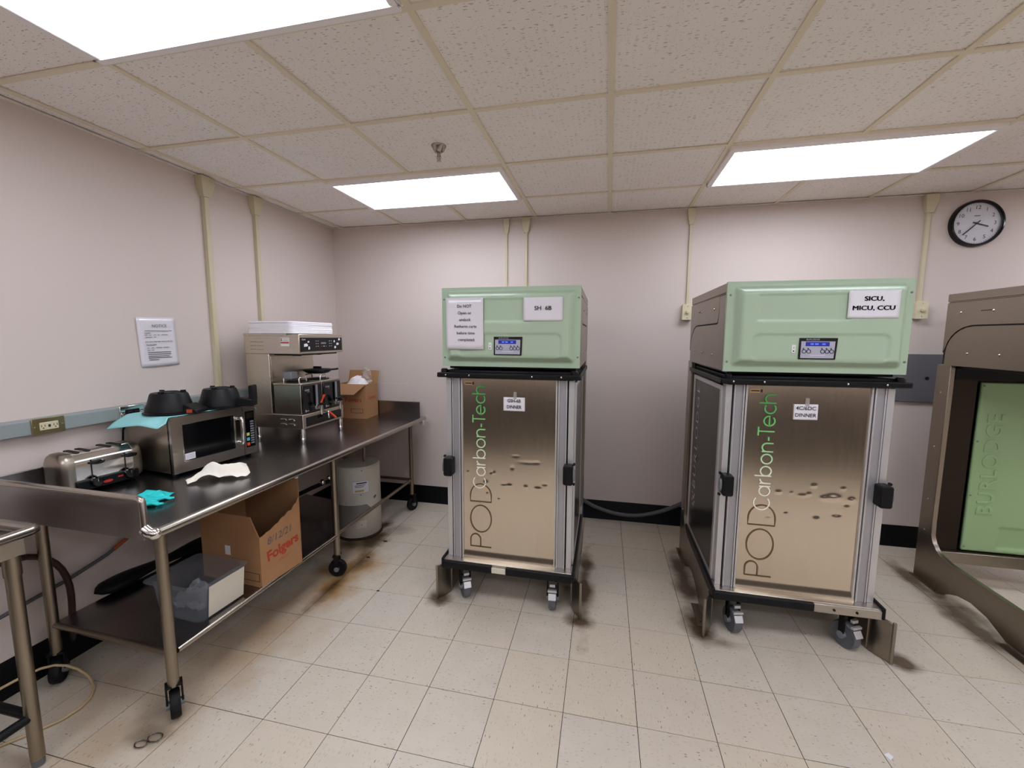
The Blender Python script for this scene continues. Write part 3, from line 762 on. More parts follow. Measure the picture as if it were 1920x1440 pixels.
# ================================================================== MEAL CARTS
CW, DX0, DX1 = 0.77, 0.112, 0.668
def circ(cx, cy, r, n=28): return [(cx + r * math.cos(2 * math.pi * k / n), cy + r * math.sin(2 * math.pi * k / n)) for k in range(n)] + [(cx + r, cy)]
def word_carbon():
    out = []; x = 0.0
    def put(lines, adv):
        nonlocal x
        for l in lines: out.append([(a + x, b_) for a, b_ in l])
        x += adv
    put([arc(0.68, 0.68, 0.68, 48, 312, 24)], 1.36)
    put([circ(0.5, 0.5, 0.46), [(0.96, 0.0), (0.96, 0.98)]], 1.26)
    put([[(0, 0), (0, 0.98)], arc(0.45, 0.5, 0.45, 178, 95, 8)], 0.72)
    put([[(0, 0), (0, 1.45)], circ(0.47, 0.5, 0.46)], 1.15)
    put([circ(0.5, 0.5, 0.46)], 1.22)
    put([[(0, 0), (0, 0.98)], [(0, 0.4)] + arc(0.4, 0.55, 0.4, 180, 0, 14) + [(0.8, 0.0)]], 1.0)
    put([[(0.05, 0.45), (0.42, 0.45)]], 0.52)
    put([[(0.42, 0), (0.42, 1.38)], [(0, 1.38), (0.84, 1.38)]], 0.92)
    put([[(0.04, 0.5), (0.96, 0.5)] + arc(0.5, 0.5, 0.46, 4, 318, 24)], 1.18)
    put([arc(0.5, 0.5, 0.46, 48, 312, 22)], 1.02)
    put([[(0, 0), (0, 1.45)], [(0, 0.4)] + arc(0.4, 0.55, 0.4, 180, 0, 14) + [(0.8, 0.0)]], 0.8)
    return out, x
def word_pod():
    P_ = [[(0, 0), (0, 1.0), (0.34, 1.0)] + [(0.34 + 0.27 * math.cos(math.radians(a)), 0.76 + 0.24 * math.sin(math.radians(a))) for a in range(80, -91, -14)] + [(0, 0.52)]]
    O_ = [[(0.65 + 0.65 * math.cos(2 * math.pi * k / 40), 0.5 + 0.5 * math.sin(2 * math.pi * k / 40)) for k in range(41)]]
    D_ = [[(0, 0), (0, 1.0), (0.28, 1.0)] + [(0.28 + 0.57 * math.cos(math.radians(a)), 0.5 + 0.5 * math.sin(math.radians(a))) for a in range(85, -86, -10)] + [(0.28, 0), (0, 0)]]
    out = []
    for L_, x in ((P_, 0.0), (O_, 0.72), (D_, 2.20)):
        out += [[(a + x, b_) for a, b_ in l] for l in L_]
    return out

def make_caster(parent, x, y, r, w, top, m_wheel, rz, brake):
    """swivel caster: part with wheel and brake as sub-parts; fork trails along rz"""
    c, s = math.cos(rz), math.sin(rz)
    def L(px, py, pz): return (x + c * px - s * py, y + s * px + c * py, pz)
    mb = MB()
    for sd in (-1, 1):
        a = [(0.012, top - 0.012), (-0.018, top - 0.012), (-0.014, r * 1.1), (0.004, r - 0.008), (0.014, r * 1.05)]
        n = len(a); o = []
        for t_ in (w * 0.62 * sd, w * 0.82 * sd): o += [L(t_, -yy, zz) for yy, zz in a]
        mb.add(o, [tuple(range(n)), tuple(range(2 * n - 1, n - 1, -1))] + [(i, (i + 1) % n, n + (i + 1) % n, n + i) for i in range(n)])
    mb.obox(L(0, 0.003, top - 0.007), (c, s, 0), (-s, c, 0), (0, 0, 1), w * 0.82, 0.022, 0.005)
    mb.cyl(L(0, 0.0, top - 0.008), L(0, 0.0, top), 0.02, n=14)
    f = mb.build('caster_fork', M['black'] if brake else M['rubber'], parent, bevel=0.0015)
    wh = MB()
    prof_ = [(r * 0.45, -w * 0.4), (r * 0.75, -w * 0.42), (r * 0.93, -w * 0.5), (r, -w * 0.32), (r, w * 0.32), (r * 0.93, w * 0.5), (r * 0.75, w * 0.42), (r * 0.45, w * 0.4)]
    wh.lathe(prof_, (0, 0, 0), 'x', 28)
    for v in wh.v: v.xyz = L(v.x, v.y, v.z + r)
    wh.build('wheel', m_wheel, f)
    hb = MB().cyl(L(-w * 0.88, 0, r), L(w * 0.88, 0, r), r * 0.28, n=12); hb.build('hub', M['grey'], f)
    if brake:
        bp = MB()
        bp.obox(L(0, -r * 0.92, r * 1.55), (c, s, 0), (s * 0.45, -c * 0.45, -0.89), (s * 0.89, -c * 0.89, 0.45), 0.022, 0.018, 0.002)
        bp.obox(L(0, -r * 0.74, r * 1.98), (c, s, 0), (-s, c, 0), (0, 0, 1), 0.026, 0.008, 0.006)
        bp.obox(L(0, -r * 0.55, r * 2.40), (c, s, 0), (-s, c, 0), (0, 0, 1), 0.016, 0.008, 0.008)
        bp.build('brake_pedal', M['alu'], f, bevel=0.0012)
    return f

def make_cart(dents, worn, label, loc, sign):
    t = thing('meal_cart', label, 'meal cart', loc, 0, 'insulated meal carts parked in the docks')
    # base tray and bumpers
    box('base_tray', M['steel_h'], t, 0.0, CW, 0.008, 0.84, 0.240, 0.258, bevel=0.003)
    if not worn:
        for x0, x1 in ((-0.004, 0.30), (0.385, CW + 0.004)):
            box('base_bumper', M['black'], t, x0, x1, -0.007, 0.010, 0.208, 0.252, bevel=0.005)
        box('bumper_clip', M['label_w'], t, 0.30, 0.385, -0.003, 0.009, 0.210, 0.242, bevel=0.002)
    else:
        box('base_bumper', M['black'], t, -0.004, 0.47, -0.007, 0.010, 0.210, 0.252, bevel=0.005)
        bb = box('base_skirt', M['steel_h'], t, 0.47, CW, 0.002, 0.010, 0.206, 0.250, bevel=0.002)
        for x in (0.56, 0.66): MB().lathe([(0.006, 0.002), (0.006, -0.002), (0.002, -0.003)], (x, 0, 0.228), 'y', 8).build('bolt', M['rubber'], bb)
    for x0, x1 in ((-0.012, 0.004), (CW - 0.004, CW + 0.012)):
        box('side_bumper', M['black'], t, x0, x1, -0.002, 0.85, 0.208, 0.268, bevel=0.005)
    # posts: stepped aluminium profiles, left and right
    for s in (0, 1):
        def X(a, b): return (a, b) if s == 0 else (CW - b, CW - a)
        for nm, a, b, y0, mm in (('corner_post', 0.012, 0.042, 0.060, 'alu'), ('post_groove', 0.042, 0.050, 0.074, 'rubber'), ('post_flange', 0.050, 0.056, 0.050, 'alu'),
                                 ('post_face', 0.056, 0.092, 0.056, 'alu2'), ('post_flange', 0.092, 0.099, 0.047, 'alu'), ('door_seal', 0.099, 0.104, 0.062, 'rubber'), ('door_edge', 0.104, 0.113, 0.050, 'alu')):
            x0, x1 = X(a, b)
            box(nm, M[mm], t, x0, x1, y0, 0.12, 0.258, 1.352, bevel=0.0012)
        xs = X(0.002, 0.012)
        # side frame and dark side panel
        fr = MB()
        for a in ((0.105, 0.135, 0.262, 1.34), (0.78, 0.81, 0.262, 1.34), (0.135, 0.78, 1.315, 1.34), (0.135, 0.78, 0.262, 0.284)):
            fr.box(xs[0], xs[1], a[0], a[1], a[2], a[3])
        fr.build('side_frame', M['alu'], t, bevel=0.001)
        pp = X(0.0075, 0.02)
        sp_ = box('side_panel', M['carbon'], t, pp[0], pp[1], 0.134, 0.781, 0.283, 1.316)
        if s == 0:
            text('BURLODGE', 0.085, (0.0070, 0.66, 0.93), (0, 0, 1), (0, 1, 0), M['grey_ink'], sp_, name='side_lettering', space=1.25, sx=1.0)
            mb = MB()
            for k, zz in enumerate((0.47, 0.495, 0.52, 0.545)):
                for q in (-0.03, 0.03): mb.lathe([(0.009, 0.0075), (0.009, 0.0064)], (0, 0.66 + q * (1 if k % 2 else 0.4), zz), 'x', 8)
            mb.build('dot_emblem', M['grey_ink'], sp_)
    box('rear_wall', M['black'], t, 0.02, CW - 0.02, 0.80, 0.83, 0.258, 1.35)
    box('core', M['carbon'], t, 0.021, CW - 0.021, 0.125, 0.80, 0.258, 1.35)
    # top cap and bumper rail
    box('top_frame', M['black'], t, 0.015, CW - 0.015, 0.05, 0.84, 1.350, 1.398, bevel=0.006)
    tb = MB()
    o_ = [(-0.024, 0.0), (CW + 0.024, 0.0), (CW + 0.024, 0.85), (-0.024, 0.85)]
    tb.box(-0.024, CW + 0.024, 0.004, 0.026, 1.358, 1.386).box(-0.024, -0.004, 0.026, 0.85, 1.358, 1.386).box(CW + 0.004, CW + 0.024, 0.026, 0.85, 1.358, 1.386)
    tbo = tb.build('top_bumper', M['black'], t, bevel=0.006)
    box('bumper_shelf', M['blackgloss'], t, -0.01, CW + 0.01, 0.02, 0.06, 1.362, 1.380)
    for x in (0.03, 0.17, 0.53, 0.69):
        MB().lathe([(0.0045, 0.004), (0.0045, 0.0025), (0.001, 0.0015)], (x, 0, 1.372), 'y', 8).build('screw', M['chrome'], tbo)
    for x in (-0.004, CW + 0.004 - 0.0):
        MB().lathe([(0.02, 1.384), (0.02, 1.402), (0.014, 1.408)], (min(max(x, 0.012), CW - 0.012), 0.035, 0), 'z', 14).build('corner_knob', M['blackgloss'], t)
    # door with dents and kicked-out bottom lip
    def df(u, w):
        x = DX0 + u * (DX1 - DX0); z = 0.258 + w * (1.350 - 0.258)
        y = 0.060
        y -= 0.011 * (1 - sst(0.262, 0.318, z)) * (1 - 0.0 * u)
        for (dx, dz, rx, rz_, a) in dents:
            q = ((x - dx) / (rx * 0.72)) ** 2 + ((z - dz) / (rz_ * 0.72)) ** 2
            if q < 9: y += 0.5 * a * math.exp(-q)
        y += 0.0008 * math.sin(x * 9 + z * 4)
        return (x, y, z)
    dr = MB().grid(90, 190, df).build('door', M['steel_door'], t, fix=False, sharp=80)
    wl, wlen = word_carbon(); k = 0.605 / wlen
    strokes([[(a * k, b_ * k) for a, b_ in l] for l in wl], 0.0068, (0.250, 0.0588, 0.700), (0, 0, 1), (-1, 0, 0), M['grad'], dr, 'word_lettering', off=0.0022)
    k = 0.128
    strokes([[(a * k, b_ * k) for a, b_ in l] for l in word_pod()], 0.0075, (0.284, 0.0588, 0.334), (0, 0, 1), (-1, 0, 0), M['bronze_ink'], dr, 'large_lettering', off=0.0012)
    st = box('sticker', M['sign_y'], dr, 0.125, 0.185, 0.0575, 0.0585, 1.312, 1.332)
    box('sticker_bar', M['ink'], st, 0.130, 0.168, 0.0570, 0.0576, 1.319, 1.325)
    box('sticker_bar', M['navy'], st, 0.172, 0.183, 0.0570, 0.0576, 1.314, 1.330)
    # latches
    for s, (a, b) in ((-1, (0.008, 0.062)), (1, (CW - 0.062, CW - 0.008))):
        lt = MB().prism(rrect(a, b, 0.775, 0.885, 0.012), 'xz', 0.0, 0.062).build('latch', M['black'], t, bevel=0.005)
        cx = a - 0.004 if s < 0 else b + 0.004
        MB().lathe([(0.034, -0.006), (0.034, 0.004), (0.028, 0.007)], (cx, 0.028, 0.828), 'x', 24, sx=0.55, sy=1.0).build('thumb_paddle', M['grey'], lt, bevel=0.001)
        mb = MB()
        for zz in (0.772, 0.886): mb.lathe([(0.007, 0.036), (0.007, 0.05)], (cx, 0, zz), 'y', 10)
        mb.build('hinge_pin', M['black'], lt)
    # casters
    for (x, y, rz, bk) in ((0.115, 0.068, 0.55 if not worn else 0.22, True), (0.655, 0.068, 0.05 if not worn else 0.42, True), (0.115, 0.72, 0.2, False), (0.655, 0.72, -0.2, False)):
        make_caster(t, x, y, 0.068, 0.042, 0.240, M['grey_rubber'], rz, bk)
    return t

dA = [(0.36, 0.735, 0.020, 0.007, 0.005), (0.30, 0.795, 0.012, 0.012, -0.004), (0.43, 0.905, 0.022, 0.004, 0.004), (0.41, 0.835, 0.010, 0.012, 0.005), (0.285, 0.80, 0.01, 0.01, 0.004),
      (0.25, 0.73, 0.020, 0.02, -0.006), (0.49, 0.725, 0.014, 0.012, -0.006), (0.56, 0.722, 0.024, 0.010, -0.006), (0.39, 0.727, 0.022, 0.010, -0.006), (0.60, 0.752, 0.018, 0.008, 0.005),
      (0.50, 0.872, 0.06, 0.010, 0.002), (0.55, 0.875, 0.018, 0.008, 0.004), (0.33, 0.65, 0.010, 0.008, 0.005), (0.26, 0.68, 0.01, 0.01, 0.005), (0.28, 0.62, 0.006, 0.005, 0.003), (0.14, 0.79, 0.008, 0.008, -0.003)]
dB = [(0.45, 0.845, 0.012, 0.010, -0.006), (0.58, 0.84, 0.010, 0.008, -0.005), (0.54, 0.79, 0.034, 0.018, -0.010), (0.40, 0.79, 0.020, 0.008, -0.005), (0.43, 0.80, 0.012, 0.010, -0.004), (0.29, 0.80, 0.014, 0.010, -0.005),
      (0.35, 0.80, 0.008, 0.008, -0.003), (0.62, 0.785, 0.016, 0.014, -0.008), (0.47, 0.69, 0.018, 0.014, 0.008), (0.56, 0.705, 0.024, 0.010, 0.008), (0.33, 0.70, 0.012, 0.008, 0.005), (0.60, 0.76, 0.014, 0.010, 0.005),
      (0.455, 0.58, 0.006, 0.005, 0.003), (0.25, 0.665, 0.02, 0.004, 0.003), (0.50, 0.785, 0.02, 0.012, -0.006)]
make_cart(dA, False, 'meal cart with dented steel door in the left dock, card reading GSH-6B', (0.436, 0.010, 0), None)
make_cart(dB, True, 'meal cart with dented steel door in the middle dock, card reading 4C/6DC', (1.955, 0.035, 0), None)

# ------------------------------------------------------------------ paper signs on docks and carts
FR, FU = (1, 0, 0), (0, 0, 1)
def sheet(name, label, x, y, z, w, h, m, wav=0.002, rz=0.0):
    t = thing(name, label, 'paper sign', (x, y, z))
    def fn(u, v): return ((u - 0.5) * w + math.sin(rz) * (v - 0.5) * h, -0.0012 - wav * (0.5 + 0.5 * math.sin(u * 5.0 + v * 3.0)), (v - 0.5) * h - math.sin(rz) * (u - 0.5) * w)
    MB().grid(12, 10, fn).build('sheet', m, t, solid=0.0005, fix=False, offset=1)
    return t
t = sheet('paper_sign', 'tall glossy sheet warning not to undock, on the left green head', 0.430 + 0.153, 0.0195, 1.662, 0.216, 0.285, M['sleeve'], 0.004)
for k, s in enumerate(('Do NOT', 'Open or', 'undock', 'Retherm carts', 'before time', 'completed')):
    text(s, 0.0165, (-0.002 + 0.002 * k, -0.0062, 0.095 - k * 0.037), FR, FU, M['ink'], t, bold=0.012)
t = sheet('paper_sign', 'small white sheet reading SH 6B on the left green head', 0.430 + 0.592, 0.0195, 1.738, 0.212, 0.125, M['sleeve'], 0.003)
text('SH  6B', 0.022, (0.0, -0.0052, 0.004), FR, FU, M['ink'], t, bold=0.025, sx=1.1)
t = sheet('paper_sign', 'white sheet reading SICU, MICU, CCU on the middle green head', 1.94 + 0.607, 0.0195, 1.745, 0.205, 0.126, M['paper'], 0.001)
text('SICU,\nMICU, CCU', 0.0205, (0.0, -0.0032, 0.003), FR, FU, M['ink'], t, bold=0.028, sx=1.2, line=1.5)
for nm, lb, x, z, s, w, b, sx in (('paper_card', 'small white card reading GSH-6B DINNER taped to the left cart door', 0.436 + 0.42, 1.209, 'GSH-6B\nDINNER', 0.124, 0.03, 0.9), ('paper_card', 'small white card reading 4C/6DC DINNER taped to the middle cart door', 1.955 + 0.382, 1.222, '4C/6DC\nDINNER', 0.108, 0.012, 1.0)):
    yy = (0.010 if x < 1.5 else 0.035) + 0.0575
    t = sheet(nm, lb, x, yy, z, w, 0.078, M['paper'], 0.0008, -0.02 if x > 1.5 else 0.0)
    text(s, 0.019, (0.0, -0.0034, 0.001), FR, FU, M['ink'], t, bold=b, sx=sx, line=1.35)
    box('tape', M['tape'], t, -0.004, 0.014, -0.0026, -0.0022, 0.030, 0.070)

# power hose on the floor between docks
t = MB().tube([(1.12, 1.2, 0.30), (1.17, 1.27, 0.24), (1.225, 1.33, 0.162), (1.33, 1.345, 0.115), (1.46, 1.34, 0.083), (1.58, 1.335, 0.075), (1.70, 1.335, 0.088), (1.85, 1.33, 0.136), (2.0, 1.31, 0.225), (2.10, 1.25, 0.33)], 0.017, 12).build('flexible_hose', M['hose_g'], None, sub=1)
tag(t, 'dark grey flexible power hose sagging along the baseboard between two docks', 'hose')

# ================================================================== WORK TABLE
TH = 0.862
TBX, TBY, TBA = -0.280, -1.067, math.radians(-1.165)
tb = thing('work_table', 'long stainless work table with undershelf on casters along the left wall', 'table', (TBX, TBY, 0), TBA)
TL, TD = 2.362, 0.875
box('table_top', M['table'], tb, -TD, -0.004, 0.0, TL, TH - 0.022, TH, bevel=0.003)
MB().tube([(0, 0.012, TH - 0.012), (0, TL - 0.03, TH - 0.012)], 0.019, 16).build('front_edge', M['tube'], tb)
mb = MB().sphere((-0.002, 0.008, TH - 0.012), 0.0235, 16); mb.tube([(0, 0.006, TH - 0.012), (-0.012, -0.004, TH - 0.004), (-0.03, -0.006, TH + 0.01)], 0.02, 12)
mb.build('corner_cap', M['chrome'], tb)
MB().tube([(-0.03, -0.006, TH - 0.01), (-0.03, -0.006, TH + 0.112), (-0.034, -0.006, TH + 0.120), (-0.05, -0.006, TH + 0.124), (-TD, -0.006, TH + 0.124)], 0.0125, 12).build('end_rail', M['tube'], tb)
box('end_splash', M['table'], tb, -TD, -0.03, -0.010, -0.002, TH - 0.035, TH + 0.122, bevel=0.001)
box('end_splash', M['table'], tb, -TD, -0.055, TL - 0.008, TL, TH - 0.02, TH + 0.128, bevel=0.002)
MB().tube([(-TD, TL - 0.006, TH + 0.128), (-0.055, TL - 0.006, TH + 0.128)], 0.006, 8).build('splash_hem', M['tube'], tb)
box('back_splash', M['table'], tb, -TD - 0.006, -TD + 0.002, 0.0, TL, TH - 0.02, TH + 0.128, bevel=0.002)
box('underframe', M['steel_h'], tb, -TD + 0.10, -0.10, 0.30, 0.36, TH - 0.065, TH - 0.022)
box('underframe', M['steel_h'], tb, -TD + 0.10, -0.10, 1.9, 1.96, TH - 0.065, TH - 0.022)
legs = [(-0.092, 0.088), (-0.092, 1.165), (-0.108, 2.27), (-0.79, 0.10), (-0.79, 1.165), (-0.79, 2.27)]
for k, (x, y) in enumerate(legs):
    lg = MB().tube([(x, y, 0.14), (x, y, TH - 0.022)], 0.0205 if k != 2 else 0.018, 16).build('leg', M['tube_old'], tb)
    rz = (0.95, 1.9, -0.3, 0.7, 0.4, 0.2)[k]
    make_caster(tb, x, y, 0.057, 0.036, 0.15, M['rubber'], rz, False)
# undershelf with a notch cut round the water heater
inv = frame_of(tb).inverted()
HC = Vector((-0.575, 0.72, 0)); hl = inv @ HC
SZ = 0.287
poly = [(-0.092, 0.088), (-0.092, 1.60)]
for k in range(9):
    a = math.radians(-38 - k * 13.5)
    poly.append((hl.x + 0.185 * math.cos(a), hl.y + 0.185 * math.sin(a)))
poly += [(-0.79, hl.y - 0.05), (-0.79, 0.088)]
MB().prism(poly, 'xy', SZ - 0.012, SZ).build('undershelf', M['table'], tb, bevel=0.001)
MB().tube([(-0.086, 0.11, SZ - 0.006), (-0.086, 1.15, SZ - 0.006)], 0.013, 12).build('shelf_edge', M['tube'], tb)
MB().tube([(-0.092, 1.18, SZ), (-0.106, 2.27, SZ)], 0.013, 12).build('front_rail', M['tube_old'], tb)
MB().tube([(-0.106, 2.27, SZ), (-0.79, 2.27, SZ)], 0.013, 12).build('end_tie_rail', M['tube_old'], tb)
MB().tube([(-0.092, 0.088, SZ - 0.006), (-0.79, 0.10, SZ - 0.006)], 0.013, 12).build('shelf_end_edge', M['tube_old'], tb)
MB().prism([(1.82, TH - 0.12), (2.12, TH - 0.12), (2.14, TH - 0.10), (2.12, TH - 0.022), (1.82, TH - 0.022)], 'yz', -0.36, -0.22).build('drawer_box', M['black'], tb, bevel=0.003)
mb = MB().box(-0.018, 0.02, TL - 0.10, TL - 0.07, TH - 0.06, TH - 0.02); mb.build('corner_bracket', M['label_w'], tb, bevel=0.003)

TH2 = TH + 0.0005
# ------------------------------------------------------------------ toaster
t = thing('toaster', 'stainless four-slot toaster with black levers on the near table end', 'toaster', (-0.990, -0.872, TH2), math.radians(82))
TWd, TDp = 0.258, 0.162
prof = [(0.004, 0.024), (0.0, 0.05), (0.0, 0.125)] + [(0.045 - 0.045 * math.cos(math.radians(a)), 0.140 + 0.048 * math.sin(math.radians(a))) for a in (10, 30, 50, 70, 90)] + \
       [(TDp - 0.045 + 0.045 * math.sin(math.radians(a)), 0.140 + 0.048 * math.cos(math.radians(a))) for a in (0, 20, 40, 60, 80)] + [(TDp, 0.125), (TDp, 0.024)]
MB().prism(prof, 'yz', 0.018, TWd - 0.018).build('shell', M['chrome'], t, bevel=0.001)
pe = [(y, z if z > 0.03 else z) for y, z in prof]
def inset(k): return [(TDp / 2 + (y - TDp / 2) * k, 0.1 + (z - 0.1) * k) for y, z in pe]
for x0, x1 in ((0.0, 0.019), (TWd - 0.019, TWd)):
    sg = -1 if x0 < 0.1 else 1; xb = x0 if sg < 0 else x1; n = len(pe)
    rg = [(x1 if sg < 0 else x0, 1.012), (xb, 1.012), (xb + sg * 0.010, 0.985), (xb + sg * 0.022, 0.90), (xb + sg * 0.030, 0.74), (xb + sg * 0.034, 0.45)]
    v = [(xx, yy, zz) for xx, k in rg for yy, zz in inset(k)]
    MB().add(v, [(i * n + q, i * n + (q + 1) % n, (i + 1) * n + (q + 1) % n, (i + 1) * n + q) for i in range(len(rg) - 1) for q in range(n)] + [tuple(range(n)), tuple(range(len(v) - 1, len(v) - n - 1, -1))]).build('end_cap', M['steel_v'], t, sharp=50)
box('base_panel', M['black'], t, 0.012, TWd - 0.006, -0.014, TDp - 0.004, 0.014, 0.060, bevel=0.004)
for x in (0.02, TWd - 0.02):
    for y in (0.02, TDp - 0.02): MB().lathe([(0.009, 0), (0.011, 0.015)], (x, y, 0), 'z', 12).build('foot', M['rubber'], t)
for x in (0.045, 0.085, 0.165, 0.205):
    MB().prism(rrect(x - 0.011, x + 0.011, 0.03, 0.132, 0.01), 'xy', 0.184, 0.1895).build('bread_slot', M['slot'], t)
for x in (0.075, 0.205):
    box('lever_slot', M['slot'], t, x - 0.0025, x + 0.0025, -0.0015, 0.001, 0.062, 0.150)
    lv = MB().lathe([(0.001, -0.026), (0.014, -0.024), (0.019, -0.012), (0.014, -0.002), (0.001, 0.0)], (x + 0.020, 0, 0.136), 'y', 16, sx=1.5, sy=0.62).build('lever', M['blackgloss'], t)
    kn = MB().lathe([(0.023, -0.014), (0.024, -0.024), (0.019, -0.032), (0.001, -0.033)], (x + 0.005, 0, 0.046), 'y', 20).build('browning_knob', M['blackgloss'], t)
    box('knob_pointer', M['chrome'], kn, x + 0.004, x + 0.006, -0.0345, -0.033, 0.048, 0.064)
MB().lathe([(0.016, -0.014), (0.015, -0.016)], (0.125, 0, 0.034), 'y', 16, sx=1.2, sy=0.42).build('badge', M['red'], t)
box('badge_strip', M['red'], t, 0.165, 0.185, -0.0155, -0.013, 0.040, 0.046)

# ------------------------------------------------------------------ microwave
MWW, MWD, MWH = 0.475, 0.352, 0.312
t = thing('microwave_oven', 'stainless microwave oven with black window on the work table', 'microwave', (-0.781, -0.575, TH2), math.radians(83.4))
MWF = frame_of(t)
for x in (0.03, MWW - 0.03):
    for y in (0.04, MWD - 0.04): MB().lathe([(0.014, 0), (0.016, 0.02)], (x, y, 0), 'z', 12).build('foot', M['rubber'], t)
box('body', M['steel_v'], t, 0.002, MWW - 0.002, 0.030, MWD, 0.018, MWH - 0.002, bevel=0.004)
box('door_rim', M['blackgloss'], t, 0.001, MWW - 0.001, 0.014, 0.032, 0.018, MWH, bevel=0.003)
xd = 0.392
dm = MB()
wx0, wx1, wz0, wz1 = 0.052, 0.338, 0.072, 0.270
for a in ((0.0, wx0, 0.018, MWH), (wx1, xd - 0.0015, 0.018, MWH), (wx0, wx1, 0.018, wz0), (wx0, wx1, wz1, MWH)): dm.box(a[0], a[1], 0.0, 0.016, a[2], a[3])
dd = dm.build('door', M['steel_h'], t, bevel=0.0)
box('window', M['blackgloss'], dd, wx0, wx1, 0.004, 0.014, wz0, wz1)
wf = MB()
for a in ((wx0, wx0 + 0.003, wz0, wz1), (wx1 - 0.003, wx1, wz0, wz1), (wx0, wx1, wz0, wz0 + 0.003), (wx0, wx1, wz1 - 0.003, wz1)): wf.box(a[0], a[1], -0.0008, 0.005, a[2], a[3])
wf.build('window_trim', M['chrome'], dd)
st = box('window_sticker', M['paper'], dd, 0.060, 0.112, 0.0032, 0.0042, 0.078, 0.112)
for k in range(3): box('sticker_line', M['ctrl'], st, 0.066, 0.106, 0.0028, 0.0033, 0.086 + k * 0.008, 0.088 + k * 0.008)
hd = MB().tube([(0.356, 0.0, 0.246), (0.358, -0.03, 0.250), (0.360, -0.036, 0.240), (0.360, -0.036, 0.112), (0.358, -0.03, 0.102), (0.356, 0.0, 0.106)], 0.0095, 10).build('handle', M['chrome'], dd)
box('handle_recess', M['chrome'], dd, 0.340, 0.375, -0.0006, 0.0006, 0.115, 0.238)
cp = box('control_side', M['steel_h'], t, xd + 0.001, MWW, 0.0, 0.016, 0.018, MWH)
kp = box('keypad', M['blackgloss'], cp, xd + 0.014, MWW - 0.010, -0.001, 0.002, 0.060, 0.278)
box('display', M['carbon'], cp, xd + 0.020, MWW - 0.016, -0.0016, 0.0, 0.235, 0.268)
for k in range(10):
    box('key', M['grey'], cp, xd + 0.044, MWW - 0.016, -0.002, -0.0005, 0.078 + k * 0.0145, 0.087 + k * 0.0145)
for k, (mm) in enumerate((M['orange'], mat('teal_key', (90, 190, 196), 0.4), mat('lime_key', (190, 200, 110), 0.4))):
    box('colour_key', mm, cp, xd + 0.018, xd + 0.036, -0.002, -0.0005, 0.070 + k * 0.030, 0.088 + k * 0.030)
box('side_label', M['label_w'], t, 0.0008, 0.0022, 0.05, 0.13, 0.268, 0.285)

# pale blue absorbent pad draped on the microwave
def pad(u, v):
    A, B, Cc, D = Vector((-0.105, 0.315)), Vector((-0.052, 0.008)), Vector((0.515, 0.030)), Vector((0.50, 0.34))
    p = (A.lerp(D, u)).lerp(B.lerp(Cc, u), v)
    z = MWH + 0.003 + 0.002 * noise.noise(Vector((p.x * 20, p.y * 20, 3)))
    ox = max(0, -p.x - 0.004); z -= ox * 0.30 + ox * ox * 3.0 + (0.012 if (ox > 0 and v > 0.6) else 0) * sst(0.6, 1, v) * 2
    ox = max(0, p.x - MWW - 0.002); z -= ox * 1.1
    return (p.x, p.y, z)
o = MB().grid(44, 22, pad).build('absorbent_pad', M['pad'], None, solid=0.0012, fix=False, offset=1)
o.matrix_world = MWF; tag(o, 'pale blue absorbent pad spread over the top of the microwave', 'pad')

def basket(c, rz, label, arm):
    t = thing('filter_basket', label, 'filter basket', c, rz, 'upturned black filter baskets on the microwave')
    MB().lathe([(0.116, 0.0), (0.122, 0.002), (0.122, 0.008), (0.112, 0.012), (0.108, 0.035), (0.100, 0.050), (0.086, 0.100), (0.080, 0.108), (0.0005, 0.110)], n=36, sx=1.0, sy=0.86).build('cone', M['black'], t)
    MB().tube([(0.045 * math.cos(a * 0.5236), 0.045 * math.sin(a * 0.5236), 0.110) for a in range(12)], 0.004, 6, closed=True).build('drain_ring', M['black'], t)
    for a in (0.5, 2.6, 4.7): MB().obox((0.062 * math.cos(a), 0.056 * math.sin(a), 0.113), (math.cos(a), math.sin(a), 0), (-math.sin(a), math.cos(a), 0), (0, 0, 1), 0.012, 0.008, 0.006).build('lug', M['black'], t, bevel=0.002)
    if arm:
        ar = MB().prism([(0.09, 0.004), (0.185, 0.004), (0.185, 0.045), (0.12, 0.055), (0.095, 0.05)], 'xz', -0.035, 0.035).build('handle_arm', M['black'], t, bevel=0.006)
        MB().prism(rrect(0.165, 0.188, 0.03, 0.125, 0.009), 'xz', -0.03, 0.03).build('grip', M['black'], ar, bevel=0.004)
    else:
        ar = MB().prism([(0.09, 0.002), (0.165, 0.002), (0.160, 0.020), (0.10, 0.05)], 'xz', -0.05, 0.05).build('handle_arm', M['black'], t, bevel=0.004)
        box('warning_mark', M['red_ink'], ar, 0.112, 0.14, -0.0515, -0.05, 0.006, 0.024)
    return t
zt = TH2 + MWH + 0.0065
basket((-0.905, -0.47, zt), math.radians(18), 'black plastic filter basket upside down near the microwave front corner', False)
basket((-0.815, -0.25, zt), math.radians(20), 'black plastic filter basket with upright grip, nearer the coffee brewer', True)

